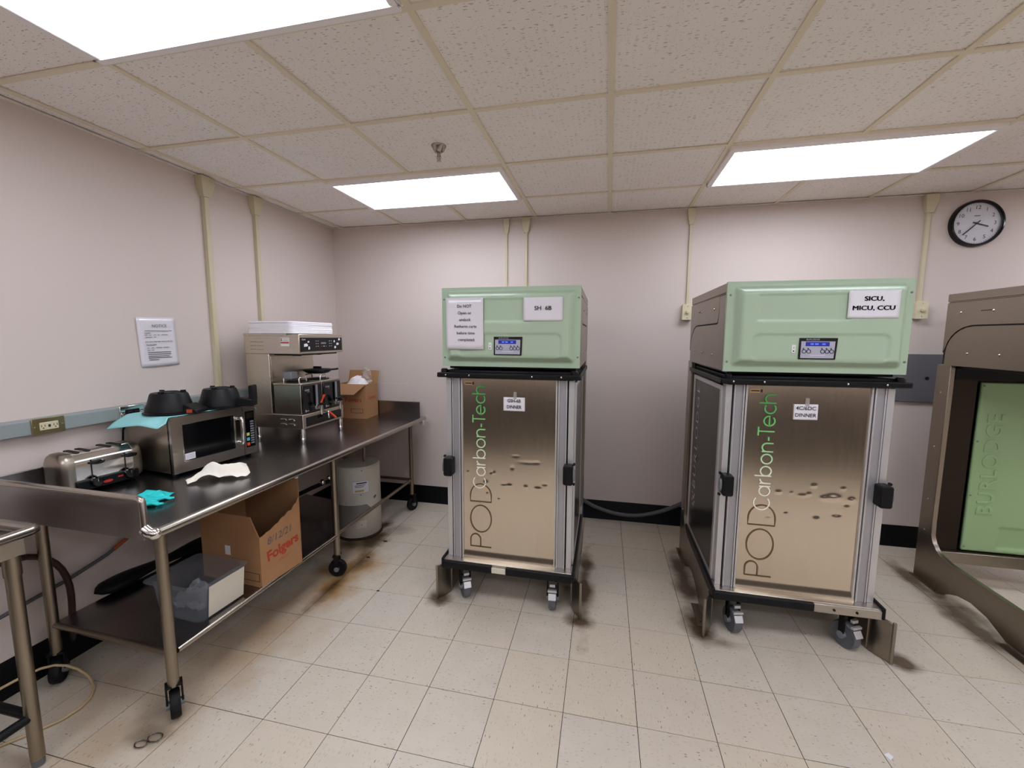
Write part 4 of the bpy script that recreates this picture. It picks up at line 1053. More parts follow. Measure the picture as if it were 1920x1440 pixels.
# ------------------------------------------------------------------ glove, towel
def crumple(nx, ny, fn): return MB().grid(nx, ny, fn)
gl = MB()
def gsheet(u, v):
    x = (u - 0.5) * 0.115; y = (v - 0.5) * 0.12
    n = noise.noise(Vector((x * 38, y * 38, 1.7))); n2 = noise.noise(Vector((x * 80, y * 80, 5)))
    e = min(1, 6 * min(u, 1 - u, v, 1 - v) + 0.12)
    return (x + 0.010 * noise.noise(Vector((x * 30, y * 30, 9))), y + 0.012 * noise.noise(Vector((x * 30, y * 30, 19))), 0.004 + e * (0.015 + 0.012 * n + 0.002 * n2))
gl.grid(30, 30, gsheet)
for (a, b, c_) in (((0.02, -0.03, 0.012), (0.065, -0.02, 0.018), (0.098, -0.005, 0.009)), ((0.01, -0.045, 0.010), (0.05, -0.065, 0.012), (0.092, -0.055, 0.008)), ((-0.02, -0.045, 0.012), (0.0, -0.075, 0.016), (0.035, -0.090, 0.007)),
                   ((-0.035, -0.04, 0.010), (-0.05, -0.07, 0.012), (-0.045, -0.095, 0.007)), ((-0.045, 0.0, 0.012), (-0.075, -0.02, 0.016), (-0.085, -0.05, 0.008))):
    pts = []
    for k in range(7):
        s = k / 6; q = Vector(a).lerp(Vector(b), s).lerp(Vector(b).lerp(Vector(c_), s), s); pts.append(q + Vector((0, 0, 0.003 * math.sin(k * 2.1))))
    gl.tube(pts, [0.011, 0.0125, 0.011, 0.0125, 0.011, 0.010, 0.006], 10, flat=0.55)
o = gl.build('disposable_glove', M['glove'], None, sharp=70); o.location = (-0.605, -0.838, TH2 + 0.002); o.rotation_euler = (0, 0, 0.35); o.scale = (1.12, 1.25, 1.15)
tag(o, 'crumpled teal disposable glove on the near corner of the work table', 'glove')
tw = MB()
def towel(u, v):
    s = (u - 0.5) * 0.30; wv = 0.035 + 0.055 * sst(0.0, 0.75, u) * (1 - 0.35 * sst(0.9, 1, u))
    y = (v - 0.5) * 2 * wv
    z = 0.004 + 0.050 * math.exp(-((y + 0.012) / 0.040) ** 2) * sst(0.03, 0.45, u) * (1 - 0.45 * sst(0.85, 1.0, u)) + 0.030 * max(0, noise.noise(Vector((s * 14, y * 20, 2.2)))) + 0.006 * abs(noise.noise(Vector((s * 26, y * 34, 8))))
    z += 0.03 * sst(0.35, 0.5, u) * (1 - sst(0.55, 0.7, u)) * sst(0.5, 0.9, v)
    return (s, y + 0.02 * math.sin(u * 5), z)
o = tw.grid(60, 34, towel).build('paper_towel', M['cloth'], None, solid=0.001, fix=False, sharp=70, offset=1)
o.location = (-0.575, -0.520, TH2 + 0.001); o.rotation_euler = (0, 0, math.radians(58)); o.scale = (0.86, 0.86, 1.2)
tag(o, 'crumpled white paper towel on the table in front of the microwave', 'towel')

# ------------------------------------------------------------------ coffee brewer
BX0, BX1, BY0, BY1 = -1.045, -0.628, 0.188, 0.640
t = thing('coffee_brewer', 'tall stainless twin coffee brewer on the work table', 'coffee brewer', (-0.84, 0.41, TH2))
def wb(name, m, par, a, bevel=0.0): return box(name, m, par, *a, bevel=bevel, world=True)
for x in (-1.0, BX1 - 0.018):
    for y in (BY0 + 0.014, BY1 - 0.02):
        MB().lathe([(0.011, TH2), (0.013, TH2 + 0.012), (0.016, TH2 + 0.014), (0.016, TH2 + 0.032), (0.013, TH2 + 0.036), (0.0175, TH2 + 0.04), (0.0175, 0.962)], (x, y, 0), 'z', 16).build('leg', M['chrome'], t, world=True)
bs = wb('base', M['steel_b'], t, (BX0, BX1, BY0, BY1, 0.958, 1.058), 0.004)
wb('front_grille', M['blackgloss'], bs, (BX1 - 0.004, BX1 + 0.002, BY0 + 0.03, BY1 - 0.03, 0.972, 1.035), 0.002)
for k in range(2):
    for q in range(2):
        y = BY0 - 0.001
        MB().tube([(-0.80 + q * 0.065, y, 0.992 + k * 0.032), (-0.765 + q * 0.065, y - 0.002, 0.992 + k * 0.032), (-0.757 + q * 0.065, y, 0.984 + k * 0.032)], 0.004, 8).build('louver', M['chrome'], bs, world=True)
wb('column', M['steel_b'], t, (BX0 - 0.01, -0.868, BY0, BY1 - 0.01, 1.058, 1.470), 0.003)
cm = wb('splash_plate', M['steel_b'], t, (-0.868, -0.864, BY0 + 0.012, BY1 - 0.02, 1.30, 1.452), 0.001)
hd = wb('head', M['steel_b'], t, (BX0 - 0.012, BX1 + 0.004, BY0 - 0.004, BY1 + 0.020, 1.468, 1.602), 0.004)
wb('lid', M['steel_b'], t, (BX0 - 0.014, BX1 - 0.09, BY0 - 0.006, BY1 + 0.022, 1.590, 1.606), 0.002)
wb('underside', M['black'], t, (BX0 + 0.2, BX1 - 0.03, BY0 + 0.02, BY1 - 0.01, 1.458, 1.470))
for y in (0.30, 0.52):
    MB().lathe([(0.045, 1.470), (0.045, 1.462), (0.03, 1.452), (0.004, 1.450)], (-0.74, y, 0), 'z', 18).build('spray_head', M['chrome'], t, world=True)
pn = wb('control_panel', M['blackgloss'], t, (BX1 + 0.003, BX1 + 0.007, BY0 + 0.006, BY1 + 0.006, 1.484, 1.578), 0.001)
xc = BX1 + 0.0072
wb('display', M['grey'], pn, (xc, xc + 0.001, 0.400, 0.455, 1.534, 1.546))
for z in (1.555, 1.537, 1.518):
    for y in (0.345, 0.365, 0.49, 0.512): wb('button', M['grey_ink'], pn, (xc, xc + 0.001, y, y + 0.010, z - 0.002, z + 0.002))
for y, mm in ((0.405, M['red']), (0.428, M['white']), (0.450, M['grey'])): wb('button', mm, pn, (xc, xc + 0.001, y, y + 0.008, 1.515, 1.521))
for (y, z, a, b_) in ((0.225, 1.528, 0.040, 0.022), (0.262, 1.550, 0.018, 0.012), (0.266, 1.508, 0.018, 0.022), (0.545, 1.552, 0.014, 0.016), (0.575, 1.532, 0.030, 0.018), (0.550, 1.508, 0.022, 0.018), (0.600, 1.566, 0.022, 0.018)):
    MB().prism([(y, z - b_ / 2), (y + a * 0.8, z - b_ / 2 + 0.002), (y + a, z), (y + a * 0.7, z + b_ / 2), (y + 0.002, z + b_ * 0.4)], 'yz', xc, xc + 0.0008).build('worn_patch', M['paper'], pn, world=True)
text('Curtis', 0.011, (xc + 0.0002, 0.222, 1.566), (0, 1, 0), (0, 0, 1), M['paper'], pn, world=True, shear=0.3)
for k in range(3):
    for q in range(2):
        x = -1.005 + q * 0.058; z = 1.500 + k * 0.026
        MB().tube([(x, BY0 - 0.004, z), (x + 0.036, BY0 - 0.006, z), (x + 0.042, BY0 - 0.004, z - 0.002)], 0.005, 8).build('louver', M['steel_b'], hd, world=True)
wl_ = wb('warning_label', M['white'], hd, (-0.765, -0.700, BY0 - 0.0055, BY0 - 0.0038, 1.522, 1.578))
for a, b_, mm in ((1.540, 1.549, 'red'), (1.551, 1.553, 'red'), (1.523, 1.530, 'white')): wb('label_band', M[mm], wl_, (-0.764, -0.701, BY0 - 0.006, BY0 - 0.005, a, b_))
for z in (1.560, 1.570): wb('label_band', M['ink'], wl_, (-0.762, -0.752, BY0 - 0.006, BY0 - 0.005, z - 0.003, z + 0.003)); wb('label_band', M['ink_soft'], wl_, (-0.745, -0.705, BY0 - 0.006, BY0 - 0.005, z - 0.001, z + 0.001))
for x in (-1.02, -0.72): MB().lathe([(0.005, BY0 - 0.006), (0.005, BY0 - 0.009), (0.001, BY0 - 0.010)], (x, 0, 1.598), 'y', 10).build('screw', M['chrome'], hd, world=True)

def urn(y0, y1, label, orange):
    t = thing('coffee_urn', label, 'coffee urn', (-0.74, (y0 + y1) / 2, 1.0585), 0, 'coffee urns on the brewer')
    x0, x1, z0, z1 = -0.852, -0.640, 1.059, 1.258
    wb('body', M['steel_v'], t, (x0, x1, y0, y1, z0, z1), 0.004)
    wb('top_rim', M['steel_b'], t, (x0 - 0.002, x1 + 0.004, y0 - 0.002, y1 + 0.002, z1, z1 + 0.012), 0.003)
    fp = wb('front_panel', M['blackgloss'], t, (x1, x1 + 0.012, y0 + 0.006, y1 - 0.006, z0 + 0.006, z1 - 0.004), 0.005)
    xf = x1 + 0.0125
    text('Curtis', 0.013, (xf, y0 + 0.045, z1 - 0.035), (0, 1, 0), (0, 0, 1), M['paper'], fp, world=True, shear=0.3, name='maker_mark')
    wb('print_line', M['grey_ink'], fp, (xf, xf + 0.0004, y0 + 0.048, y0 + 0.072, z1 - 0.049, z1 - 0.047))
    wb('print_line', M['grey_ink'], fp, (xf, xf + 0.0004, y0 + 0.022, y0 + 0.030, z0 + 0.014, z0 + 0.030)); wb('print_line', M['grey_ink'], fp, (xf, xf + 0.0004, y0 + 0.034, y0 + 0.058, z0 + 0.018, z0 + 0.022))
    ys = y0 + (y1 - y0) * 0.62
    MB().tube([(xf + 0.010, ys, z0 + 0.052), (xf + 0.010, ys, z1 - 0.006)], 0.008, 12).build('sight_glass', M['steelbowl'], t, world=True)
    wb('gauge_shield', M['blackgloss'], t, (xf, xf + 0.006, ys - 0.013, ys + 0.013, z0 + 0.055, z1 - 0.008))
    yf = ys
    fc = MB().tube([(xf - 0.004, yf, z0 + 0.034), (xf + 0.030, yf, z0 + 0.034), (xf + 0.046, yf, z0 + 0.030)], 0.009, 12)
    fc.tube([(xf + 0.044, yf, z0 + 0.052), (xf + 0.044, yf, z0 + 0.006), (xf + 0.044, yf, z0 - 0.016)], [0.011, 0.0105, 0.008], 12)
    fc.lathe([(0.017, -0.002), (0.017, 0.004), (0.010, 0.008)], (xf, yf, z0 + 0.034), 'x', 14)
    f = fc.build('faucet', M['chrome'], t, world=True)
    MB().lathe([(0.015, z0 + 0.05), (0.016, z0 + 0.064), (0.008, z0 + 0.068)], (xf + 0.044, yf, 0), 'z', 14).build('faucet_cap', M['black'], f, world=True)
    mh = M['orange'] if orange else M['black']
    MB().tube([(xf + 0.044, yf, z0 + 0.064), (xf + 0.052, yf + 0.004, z0 + 0.09), (xf + 0.062, yf + 0.014, z0 + 0.122)] if orange else [(xf + 0.030, yf - 0.03, z0 + 0.07), (xf + 0.044, yf, z0 + 0.076), (xf + 0.075, yf + 0.02, z0 + 0.080)], [0.0105, 0.007, 0.0105], 10, flat=0.7).build('faucet_handle', mh, f, world=True)
    for (xa, ya) in ((-0.68, y0 + 0.04), (-0.81, y0 + 0.05)):
        z = z1 + 0.012
        MB().tube([(xa, ya, z), (xa, ya, z + 0.030), (xa, ya + 0.008, z + 0.036), (xa, ya + 0.062, z + 0.036), (xa, ya + 0.07, z + 0.030), (xa, ya + 0.07, z)], 0.005, 10).build('lid_handle', M['chrome'], t, world=True)
    MB().lathe([(0.075, z1 + 0.012), (0.078, z1 + 0.018), (0.06, z1 + 0.022), (0.001, z1 + 0.023)], (-0.745, (y0 + y1) / 2, 0), 'z', 22).build('lid', M['black'], t, world=True)
    return t
u1 = urn(0.194, 0.404, 'coffee urn with orange faucet handle, left urn on the brewer', True)
u2 = urn(0.412, 0.622, 'coffee urn with black faucet handle, right urn on the brewer', False)
MB().tube([(-0.585, 0.40, 1.052), (-0.575, 0.42, 1.03), (-0.565, 0.45, 0.998)], [0.007, 0.011, 0.012], 10, flat=0.6).build('rinse_lever', M['orange'], bs, world=True)
MB().tube([(-0.628, 0.40, 1.05), (-0.585, 0.40, 1.052), (-0.582, 0.40, 1.0)], 0.006, 10).build('hot_water_tap', M['chrome'], bs, world=True)
gg = thing('brew_basket', 'black brew basket lid resting on top of the right coffee urn', 'brew basket', (-0.75, 0.52, 1.3125))
MB().lathe([(0.05, 0.0), (0.075, 0.004), (0.10, 0.022), (0.104, 0.03), (0.098, 0.032), (0.05, 0.036), (0.001, 0.038)], n=26).build('bowl', M['black'], gg)
MB().prism(rrect(-0.03, 0.03, -0.012, 0.012, 0.006), 'xy', 0.036, 0.052).build('knob', M['black'], gg, bevel=0.003)
MB().tube([(0.09, 0.03, 0.028), (0.12, 0.05, 0.03), (0.135, 0.058, 0.034)], 0.007, 8).build('handle', M['black'], gg)
gg = MB().box(-0.80, -0.735, 0.228, 0.292, 1.2945, 1.345).build('plastic_lid_stack', M['grey'], None, bevel=0.006)
tag(gg, 'small grey plastic container standing on the left coffee urn', 'container')

# foam trays stacked on the brewer
def tray_mesh():
    mb = MB()
    def ring(hx, hy, z, r=0.03): return [(px, py, z) for px, py in rrect(-hx, hx, -hy, hy, r, 4)]
    rings = [ring(0.160, 0.215, 0.0), ring(0.172, 0.228, 0.0), ring(0.1725, 0.2285, 0.007), ring(0.170, 0.226, 0.0112), ring(0.160, 0.216, 0.0115)]
    n = len(rings[0]); v = [p for r in rings for p in r]
    f = [(i * n + k, i * n + (k + 1) % n, (i + 1) * n + (k + 1) % n, (i + 1) * n + k) for i in range(len(rings) - 1) for k in range(n)]
    f += [tuple(range(n - 1, -1, -1)), tuple((len(rings) - 1) * n + k for k in range(n))]
    return mb.add(v, f)
tr0 = None
for k in range(7):
    if tr0 is None:
        o = tray_mesh().build('foam_tray', M['foam'], None, sharp=60); tr0 = o
    else:
        o = tr0.copy(); C.objects.link(o)
    o.location = (-0.842 + RND.uniform(-0.002, 0.002), 0.395 + RND.uniform(-0.002, 0.002), 1.6065 + k * 0.0115); o.rotation_euler = (0, 0, RND.uniform(-0.01, 0.01))
    tag(o, ('bottom white foam tray in the stack on the brewer', 'second white foam tray from the bottom of the stack on the brewer', 'third white foam tray from the bottom of the stack on the brewer', 'middle white foam tray in the stack on the brewer', 'third white foam tray from the top of the stack on the brewer', 'second white foam tray from the top of the stack on the brewer', 'topmost white foam tray in the stack on the brewer')[k], 'foam tray', 'white foam trays stacked on the brewer')

# ------------------------------------------------------------------ cardboard boxes
def carton(label, loc, rz, w, d, h):
    """open box: local x width (0..w), y depth (0..d)"""
    t = thing('cardboard_box', label, 'box', loc, rz)
    e = 0.004
    box('bottom', M['card'], t, 0, w, 0, d, 0, e)
    return t, e
# box on the table end: near corner towards the camera
t, e = carton('open cardboard coffee carton with white bag inside, on the far table end', (-0.690, 1.062, TH2), math.radians(4), 0.30, 0.215, 0.31)
# local x -> points +x world after flipping: use negative x so that the near corner is the origin
for o in list(t.children): bpy.data.objects.remove(o)
w, d, h = 0.285, 0.225, 0.305
box('bottom', M['card'], t, -w, 0, 0, d, 0, e)
fw = box('front_wall', M['card'], t, -w, 0, 0, e, e, h)
rw = box('side_wall', M['card'], t, -e, 0, e, d - e, e, h)
box('rear_wall', M['card_in'], t, -w, 0, d - e, d, e, h)
box('side_wall', M['card_in'], t, -w, -w + e, e, d - e, e, h)
MB().add([(-w, 0.0, h), (0, 0.0, h), (-0.045, -0.125, h - 0.075), (-w + 0.02, -0.125, h - 0.075), (-w, 0.003, h + 0.002), (0, 0.003, h + 0.002), (-0.045, -0.123, h - 0.071), (-w + 0.02, -0.123, h - 0.071)],
         [(0, 1, 2, 3), (7, 6, 5, 4), (0, 4, 5, 1), (1, 5, 6, 2), (2, 6, 7, 3), (3, 7, 4, 0)]).build('front_flap', M['card_in'], t)
MB().add([(-w, d, h), (0, d, h), (0.006, d + 0.035, h + 0.105), (-w - 0.0, d + 0.035, h + 0.105), (-w, d - 0.004, h), (0, d - 0.004, h), (0.006, d + 0.031, h + 0.105), (-w, d + 0.031, h + 0.105)],
         [(0, 1, 2, 3), (7, 6, 5, 4), (0, 4, 5, 1), (1, 5, 6, 2), (2, 6, 7, 3), (3, 7, 4, 0)]).build('rear_flap', M['card_in'], t)
text('Folgers', 0.036, (-0.004, d * 0.50, 0.178), (0, 1, 0), (0, 0, 1), M['red_ink'], rw, bold=0.03, sx=0.95).location = (0.004, 0, 0)
text('Folgers', 0.040, (-w * 0.42, 0.0, 0.165), (1, 0, 0), (0, 0, 1), M['red_ink'], fw, bold=0.03)
mk = MB()
for a in ((-0.145, -0.03, 0.05, 0.053), (-0.145, -0.03, 0.085, 0.088), (-0.145, -0.142, 0.05, 0.088), (-0.033, -0.03, 0.05, 0.088)): mk.box(a[0], a[1], -0.001, 0.0005, a[2], a[3])
mk.build('printed_frame', M['ink'], fw)
o = MB()
def bagf(u, v):
    a = u * 2 * math.pi; r = (0.002 + v * 0.118)
    x = math.cos(a) * r * 1.05; y = math.sin(a) * r * 0.80
    n = noise.noise(Vector((x * 22, y * 22, 4))) + 0.5 * noise.noise(Vector((x * 55, y * 55, 1)))
    return (x, y, (0.062 * (1 - v ** 2.2)) + 0.018 * n * (1 - v * 0.4) - 0.03 * v)
bg = o.grid(40, 16, bagf).build('coffee_filter_bundle', M['foam'], None, sharp=70)
bg.location = (-0.835, 1.170, TH2 + 0.292); bg.scale = (1.0, 1.0, 1.3); tag(bg, 'bundle of white paper coffee filters heaped in the table carton', 'paper filters')
pb = MB()
def bag2(u, v):
    x = (u - 0.5) * 0.10 + 0.02 * noise.noise(Vector((u * 5, v * 5, 3))); z = 0.16 * v * (1 - 0.5 * abs(u - 0.35)) ; y = 0.03 * math.sin(u * 7 + v * 3) + 0.02 * noise.noise(Vector((u * 9, v * 9, 7)))
    return (x * (1.4 - 0.8 * v) + 0.05 * v, y, z)
pb = pb.grid(24, 24, bag2).build('plastic_bag', M['bag'], None, fix=False, sharp=80)
pb.location = (-0.80, 1.20, TH2 + 0.29); tag(pb, 'thin clear plastic bag poking up from the table carton', 'plastic bag')

# box on the undershelf
zs = SZ + 0.0008
t = thing('cardboard_box', 'torn cardboard coffee carton dated in marker on the undershelf', 'box', (-0.352, -0.515, zs), math.radians(-4))
w, d, h = 0.40, 0.275, 0.295
box('bottom', M['card'], t, -w, 0, 0, d, 0, e)
torn = [(0.0, e), (d, e), (d, 0.425), (0.265, 0.415), (0.25, 0.39), (0.235, 0.385), (0.215, 0.360), (0.19, 0.362), (0.17, 0.345), (0.145, 0.342), (0.125, 0.325), (0.10, 0.32), (0.07, 0.305), (0.045, 0.302), (0.02, 0.292), (0.0, 0.292)]
fw = MB().prism([(y, 0.004 + (z - 0.004) * 0.93) for y, z in torn], 'yz', -e, 0).build('front_wall', M['card'], t)
sw = MB().prism([(-w, e), (-e, e), (-e, 0.272), (-0.055, 0.375), (-w, 0.375)], 'xz', 0, e).build('side_wall', M['card'], t)
MB().prism([(-w, e), (0, e), (0, 0.50), (-0.02, 0.505), (-w, 0.515)], 'xz', d - e, d).build('side_wall', M['card_in'], t)
box('rear_wall', M['card_in'], t, -w, -w + e, e, d - e, e, 0.37)
text('Folgers', 0.055, (0.0, d * 0.53, 0.155), (0, 1, 0.10), (0, -0.10, 1), M['red_ink'], fw, bold=0.05, sx=0.98)
text('8/12/21', 0.040, (0.0, d * 0.46, 0.232), (0, 1, 0.06), (0, -0.06, 1), M['ink_soft'], fw, shear=0.2, off=0.001)
for k in range(2): box('printed_line', M['red_ink'], fw, -0.0005, 0.0004, 0.11, 0.20 - k * 0.02, 0.098 - k * 0.010, 0.100 - k * 0.010)
mk = MB()
for a in ((-0.125, -0.012, 0.03, 0.032), (-0.125, -0.012, 0.072, 0.074), (-0.125, -0.122, 0.03, 0.074), (-0.015, -0.012, 0.03, 0.074)): mk.box(a[0], a[1], -0.001, 0.0005, a[2], a[3])
mk.build('printed_frame', M['ink'], sw)
MB().box(-0.235, -0.200, -0.0012, 0.0, 0.15, 0.20).build('torn_tape', M['paper'], sw)
MB().lathe([(0.001, 0), (0.012, 0.006), (0.010, 0.02), (0.001, 0.026)], (-0.01, d - 0.002, 0.495), 'z', 8).build('tape_wad', M['paper'], t)

# clear food pan on the undershelf
t = thing('food_pan', 'clear plastic food pan with a blank paper label on the undershelf', 'food pan', (-0.395, -0.828, zs), math.radians(-3))
w, d, h = 0.30, 0.245, 0.172
mb = MB(); ins = 0.018; th_ = 0.004
def rr_(x0, x1, y0, y1, z, r=0.03): return [(px, py, z) for px, py in rrect(x0, x1, y0, y1, r, 4)]
rings = [rr_(-w + ins, -ins, ins, d - ins, 0), rr_(-w + 0.006, -0.006, 0.006, d - 0.006, h - 0.02), rr_(-w, 0, 0, d, h - 0.012), rr_(-w - 0.018, 0.018, -0.018, d + 0.018, h - 0.004), rr_(-w - 0.018, 0.018, -0.018, d + 0.018, h),
         rr_(-w + 0.004, -0.004, 0.004, d - 0.004, h), rr_(-w + ins + 0.004, -ins - 0.004, ins + 0.004, d - ins - 0.004, 0.005)]
n = len(rings[0]); v = [p for r in rings for p in r]
f = [(i * n + k, i * n + (k + 1) % n, (i + 1) * n + (k + 1) % n, (i + 1) * n + k) for i in range(len(rings) - 1) for k in range(n)]
f += [tuple(range(n - 1, -1, -1)), tuple((len(rings) - 1) * n + k for k in range(n))]
mb.add(v, f); mb.build('pan', M['clear'], t, sharp=50)
MB().add([(-0.014, 0.055, 0.008), (-0.014, 0.238, 0.008), (0.003, 0.238, h - 0.014), (0.003, 0.055, h - 0.014), (-0.012, 0.055, 0.008), (-0.012, 0.238, 0.008), (0.005, 0.238, h - 0.014), (0.005, 0.055, h - 0.014)],
         [(0, 3, 2, 1), (4, 5, 6, 7), (0, 1, 5, 4), (1, 2, 6, 5), (2, 3, 7, 6), (3, 0, 4, 7)]).build('paper_label', M['label_w'], t)
wr = MB()
def wrapf(u, v):
    x = (u - 0.5) * 0.22; y = (v - 0.5) * 0.17
    n = noise.noise(Vector((x * 16, y * 16, 11))) + 0.6 * noise.noise(Vector((x * 42, y * 42, 3)))
    return (x + 0.015 * noise.noise(Vector((x * 30, y * 30, 1))), y, 0.055 + 0.042 * n)
o = wr.grid(40, 34, wrapf).build('plastic_wrap', M['wrap'], None, fix=False, sharp=30, solid=0.0008)
o.location = (-0.535, -0.705, zs + 0.006); tag(o, 'crumpled clear plastic bags lying inside the food pan', 'plastic wrap')

# black folded mat at the rear of the shelf
o = MB()
def matf(u, v):
    a = 2 * math.pi * v; r = 0.026 + 0.007 * math.sin(u * 9)
    rr2 = r * min(1, (12 * u) ** 0.5 + 0.05, (12 * (1 - u)) ** 0.5 + 0.05)
    return (math.cos(a) * rr2 * 1.9, u * 0.62 - 0.31, 0.030 + math.sin(a) * rr2 * 0.95 + 0.004 * math.sin(u * 5))
o = o.grid(26, 14, matf).build('rubber_mat_roll', M['rubber'], None, sharp=60)
o.location = (-1.065, -0.47, zs); o.rotation_euler = (0, 0, -0.06)
tag(o, 'black rolled rubber mat lying at the back of the undershelf', 'mat')

# ------------------------------------------------------------------ water heater
t = thing('water_heater', 'squat white water heater tank standing under the work table', 'water heater', (HC.x, HC.y, 0))
MB().lathe([(0.166, 0.012), (0.172, 0.02), (0.172, 0.555), (0.169, 0.572), (0.160, 0.580), (0.001, 0.583)], n=44).build('tank', M['tank'], t)
MB().lathe([(0.180, 0.0), (0.182, 0.006), (0.172, 0.016), (0.150, 0.018)], n=40, caps=False).build('rust_ring', M['rust'], t)
MB().lathe([(0.1735, 0.556), (0.1745, 0.562), (0.1735, 0.568)], n=44).build('seam', M['tank'], t)
def onTank(u0, u1, z0, z1, r, nm, m, par, n=8):
    v = []; 
    for k in range(n + 1):
        a = math.radians(u0 + (u1 - u0) * k / n)
        for z in (z0, z1): v.append((math.cos(a) * r, math.sin(a) * r, z))
    return MB().add(v, [(2 * k, 2 * k + 2, 2 * k + 3, 2 * k + 1) for k in range(n)]).build(nm, m, par, fix=False)
rl = onTank(-72, -30, 0.375, 0.475, 0.1728, 'rating_label', M['grey_ink'], t)
onTank(-71, -31, 0.379, 0.471, 0.1731, 'label_face', M['paper'], rl)
for k, (a, b_, z) in enumerate(((-62, -36, 0.452), (-66, -40, 0.438), (-66, -44, 0.426))): onTank(a, b_, z, z + (0.010 if k == 0 else 0.005), 0.1734, 'label_line', mat('label_blue', (40, 44, 96), 0.5) if k == 0 else M['ink_soft'], rl)
onTank(-66, -44, 0.388, 0.404, 0.1734, 'label_line', M['sign_y'], rl)
onTank(-70, -32, 0.225, 0.355, 0.1732, 'service_cover', M['tank'], t)
mk = MB()
for a in (-15, -11): 
    for z in (0.315, 0.325): 
        q = math.radians(a); mk.obox((0.1732 * math.cos(q), 0.1732 * math.sin(q), z + (a + 15) * 0.0015), (-math.sin(q), math.cos(q), 0), (math.cos(q), math.sin(q), 0), (0, 0, 1), 0.006, 0.001, 0.003)
mk.build('warning_mark', M['ink'], t)
onTank(-66, -40, 0.095, 0.155, 0.1732, 'lower_cover', M['tank'], t)
for a, z in ((-52, 0.365), (-48, 0.555), (-52, 0.12)):
    q = math.radians(a); MB().sphere((0.1735 * math.cos(q), 0.1735 * math.sin(q), z), 0.004, 8).build('screw', M['rubber'], t)
MB().tube([(0.05, 0.02, 0.58), (0.05, 0.02, 0.70), (0.02, 0.05, 0.75), (-0.25, 0.12, 0.76)], 0.011, 10).build('inlet_pipe', M['tube_old'], t)
pv = MB().tube([(-0.12, -0.13, 0.47), (-0.19, -0.18, 0.45), (-0.26, -0.22, 0.42), (-0.42, -0.34, 0.34), (-0.50, -0.40, 0.30)], 0.016, 10).build('drain_pipe', M['rubber'], t)
MB().sphere((-0.19, -0.185, 0.46), 0.026, 12).sphere((-0.15, -0.16, 0.49), 0.020, 10).build('valve', M['chrome'], pv)

# ------------------------------------------------------------------ hoses and cords at the left
def cord(name, pts, r, m, label, cat):
    o = MB().tube(pts, r, 10).build(name, m, None, sub=1); return tag(o, label, cat)
cord('brown_hose', [(-1.09, -1.35, 0.62), (-1.09, -1.15, 0.645), (-1.09, -1.03, 0.640), (-1.09, -0.96, 0.615), (-1.09, -0.90, 0.55), (-1.09, -0.868, 0.46), (-1.10, -0.855, 0.36), (-1.115, -0.855, 0.25), (-1.12, -0.86, 0.10)], 0.014, M['hose_b'], 'thick dark brown hose curving down onto the undershelf end', 'hose')
t = thing('drain_line', 'thin grey drain line with an orange band sloping along the left wall', 'pipe', (-1.15, -0.8, 0.45))
MB().tube([(-1.15, -0.42, 0.56), (-1.15, -0.536, 0.512), (-1.15, -0.668, 0.456), (-1.15, -0.82, 0.42), (-1.15, -1.071, 0.385), (-1.15, -1.5, 0.34)], 0.009, 8).build('line', M['hose_g'], t, world=True)
MB().tube([(-1.15, -0.566, 0.4995), (-1.15, -0.636, 0.4695)], 0.0105, 8).build('orange_band', mat('rusty_orange', (170, 88, 44), 0.6), t, world=True)
cord('beige_cord', [(-1.10, -1.75, 0.010), (-1.0, -1.40, 0.008), (-0.90, -1.237, 0.008), (-0.78, -1.10, 0.008), (-0.80, -0.99, 0.008), (-0.90, -0.925, 0.01), (-0.985, -0.925, 0.06), (-1.045, -0.975, 0.115), (-1.06, -1.06, 0.13), (-1.10, -1.2, 0.11), (-1.14, -1.4, 0.08)], 0.006, M['cord_beige'], 'loose beige cord looping across the floor at the left edge', 'cord')

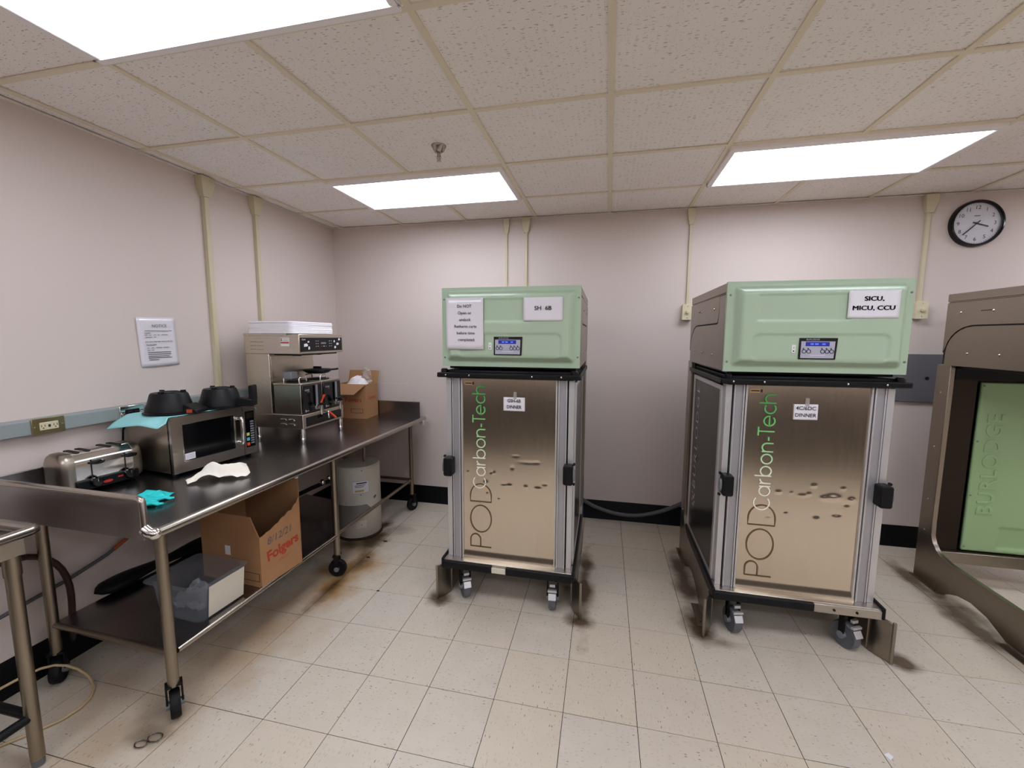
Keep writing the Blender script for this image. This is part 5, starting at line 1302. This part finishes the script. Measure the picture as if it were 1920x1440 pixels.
# ------------------------------------------------------------------ second stand in the left foreground
t = thing('steel_stand', 'corner of a second stainless stand at the left edge of the picture', 'stand', (-0.66, -1.25, 0))
RX, RY, RZ = -0.628, -1.198, 0.898
MB().tube([(RX - 1.2 + 0.66, RY, RZ), (RX - 0.02, RY, RZ), (RX - 0.006, RY - 0.006, RZ), (RX, RY - 0.02, RZ), (RX, RY - 0.75, RZ)], 0.0175, 14).build('rim', M['tube'], t, world=True)
box('deck', M['table'], t, RX - 0.55, RX - 0.012, RY - 0.75, RY - 0.012, RZ - 0.03, RZ - 0.018, world=True)
box('apron', M['steel_h'], t, RX - 0.012, RX - 0.004, RY - 0.75, RY - 0.035, RZ - 0.075, RZ - 0.005, world=True)
for (x, y) in ((-0.665, -1.255), (-0.665, -1.85), (-1.10, -1.255)):
    MB().tube([(x, y, 0.03), (x, y, RZ - 0.03)], 0.0205, 16).build('leg', M['tube_old'], t, world=True)
    MB().lathe([(0.012, 0.0), (0.018, 0.004), (0.0195, 0.035), (0.0195, 0.045)], (x, y, 0), 'z', 14).build('bullet_foot', M['grey_rubber'], t, world=True)
    MB().tube([(x, y, RZ - 0.15), (x, y, RZ - 0.03)], 0.0235, 16).build('leg_socket', M['tube_old'], t, world=True)
MB().tube([(-0.665, -1.255, 0.20), (-1.10, -1.255, 0.20)], 0.016, 12).build('cross_bar', M['black'], t, world=True)
MB().tube([(-0.665, -1.255, 0.20), (-0.665, -1.85, 0.20)], 0.016, 12).build('cross_bar', M['black'], t, world=True)

# ------------------------------------------------------------------ small things on the floor
for (x, y, r) in ((-0.281, 0.353, 0.018), (-0.282, 0.598, 0.020), (0.0, 0.002, 0.012)):
    MB().prism([(x + r * 1.2, y - r * 0.2), (x + 0.2 * r, y + r * 0.7), (x - r, y + r * 0.1), (x - 0.1 * r, y - r * 0.6)], 'xy', 0.0, 0.0009).build('chipped_corner', M['rust'], fl)
for (x, y, r, lb) in ((-0.352, -1.078, 0.019, 'small dark wire ring on the floor beside the near table caster'), (-0.378, -1.112, 0.016, 'small bent wire loop on the floor, nearer the picture edge than the ring')):
    o = MB().tube([(x + r * 1.5 * math.cos(k * 0.3927), y + r * math.sin(k * 0.3927), 0.0035 + 0.001 * math.sin(k)) for k in range(16)], 0.0026, 8, closed=True).build('wire_ring', M['pewter'], None)
    tag(o, lb, 'wire ring', 'wire rings on the floor')
o = MB().prism([(2.440, -0.525), (2.462, -0.512), (2.470, -0.528), (2.452, -0.545)], 'xy', 0.0008, 0.0022).build('paper_scrap', M['paper'], None)
tag(o, 'tiny white paper scrap on the floor in front of the middle dock', 'paper scrap')
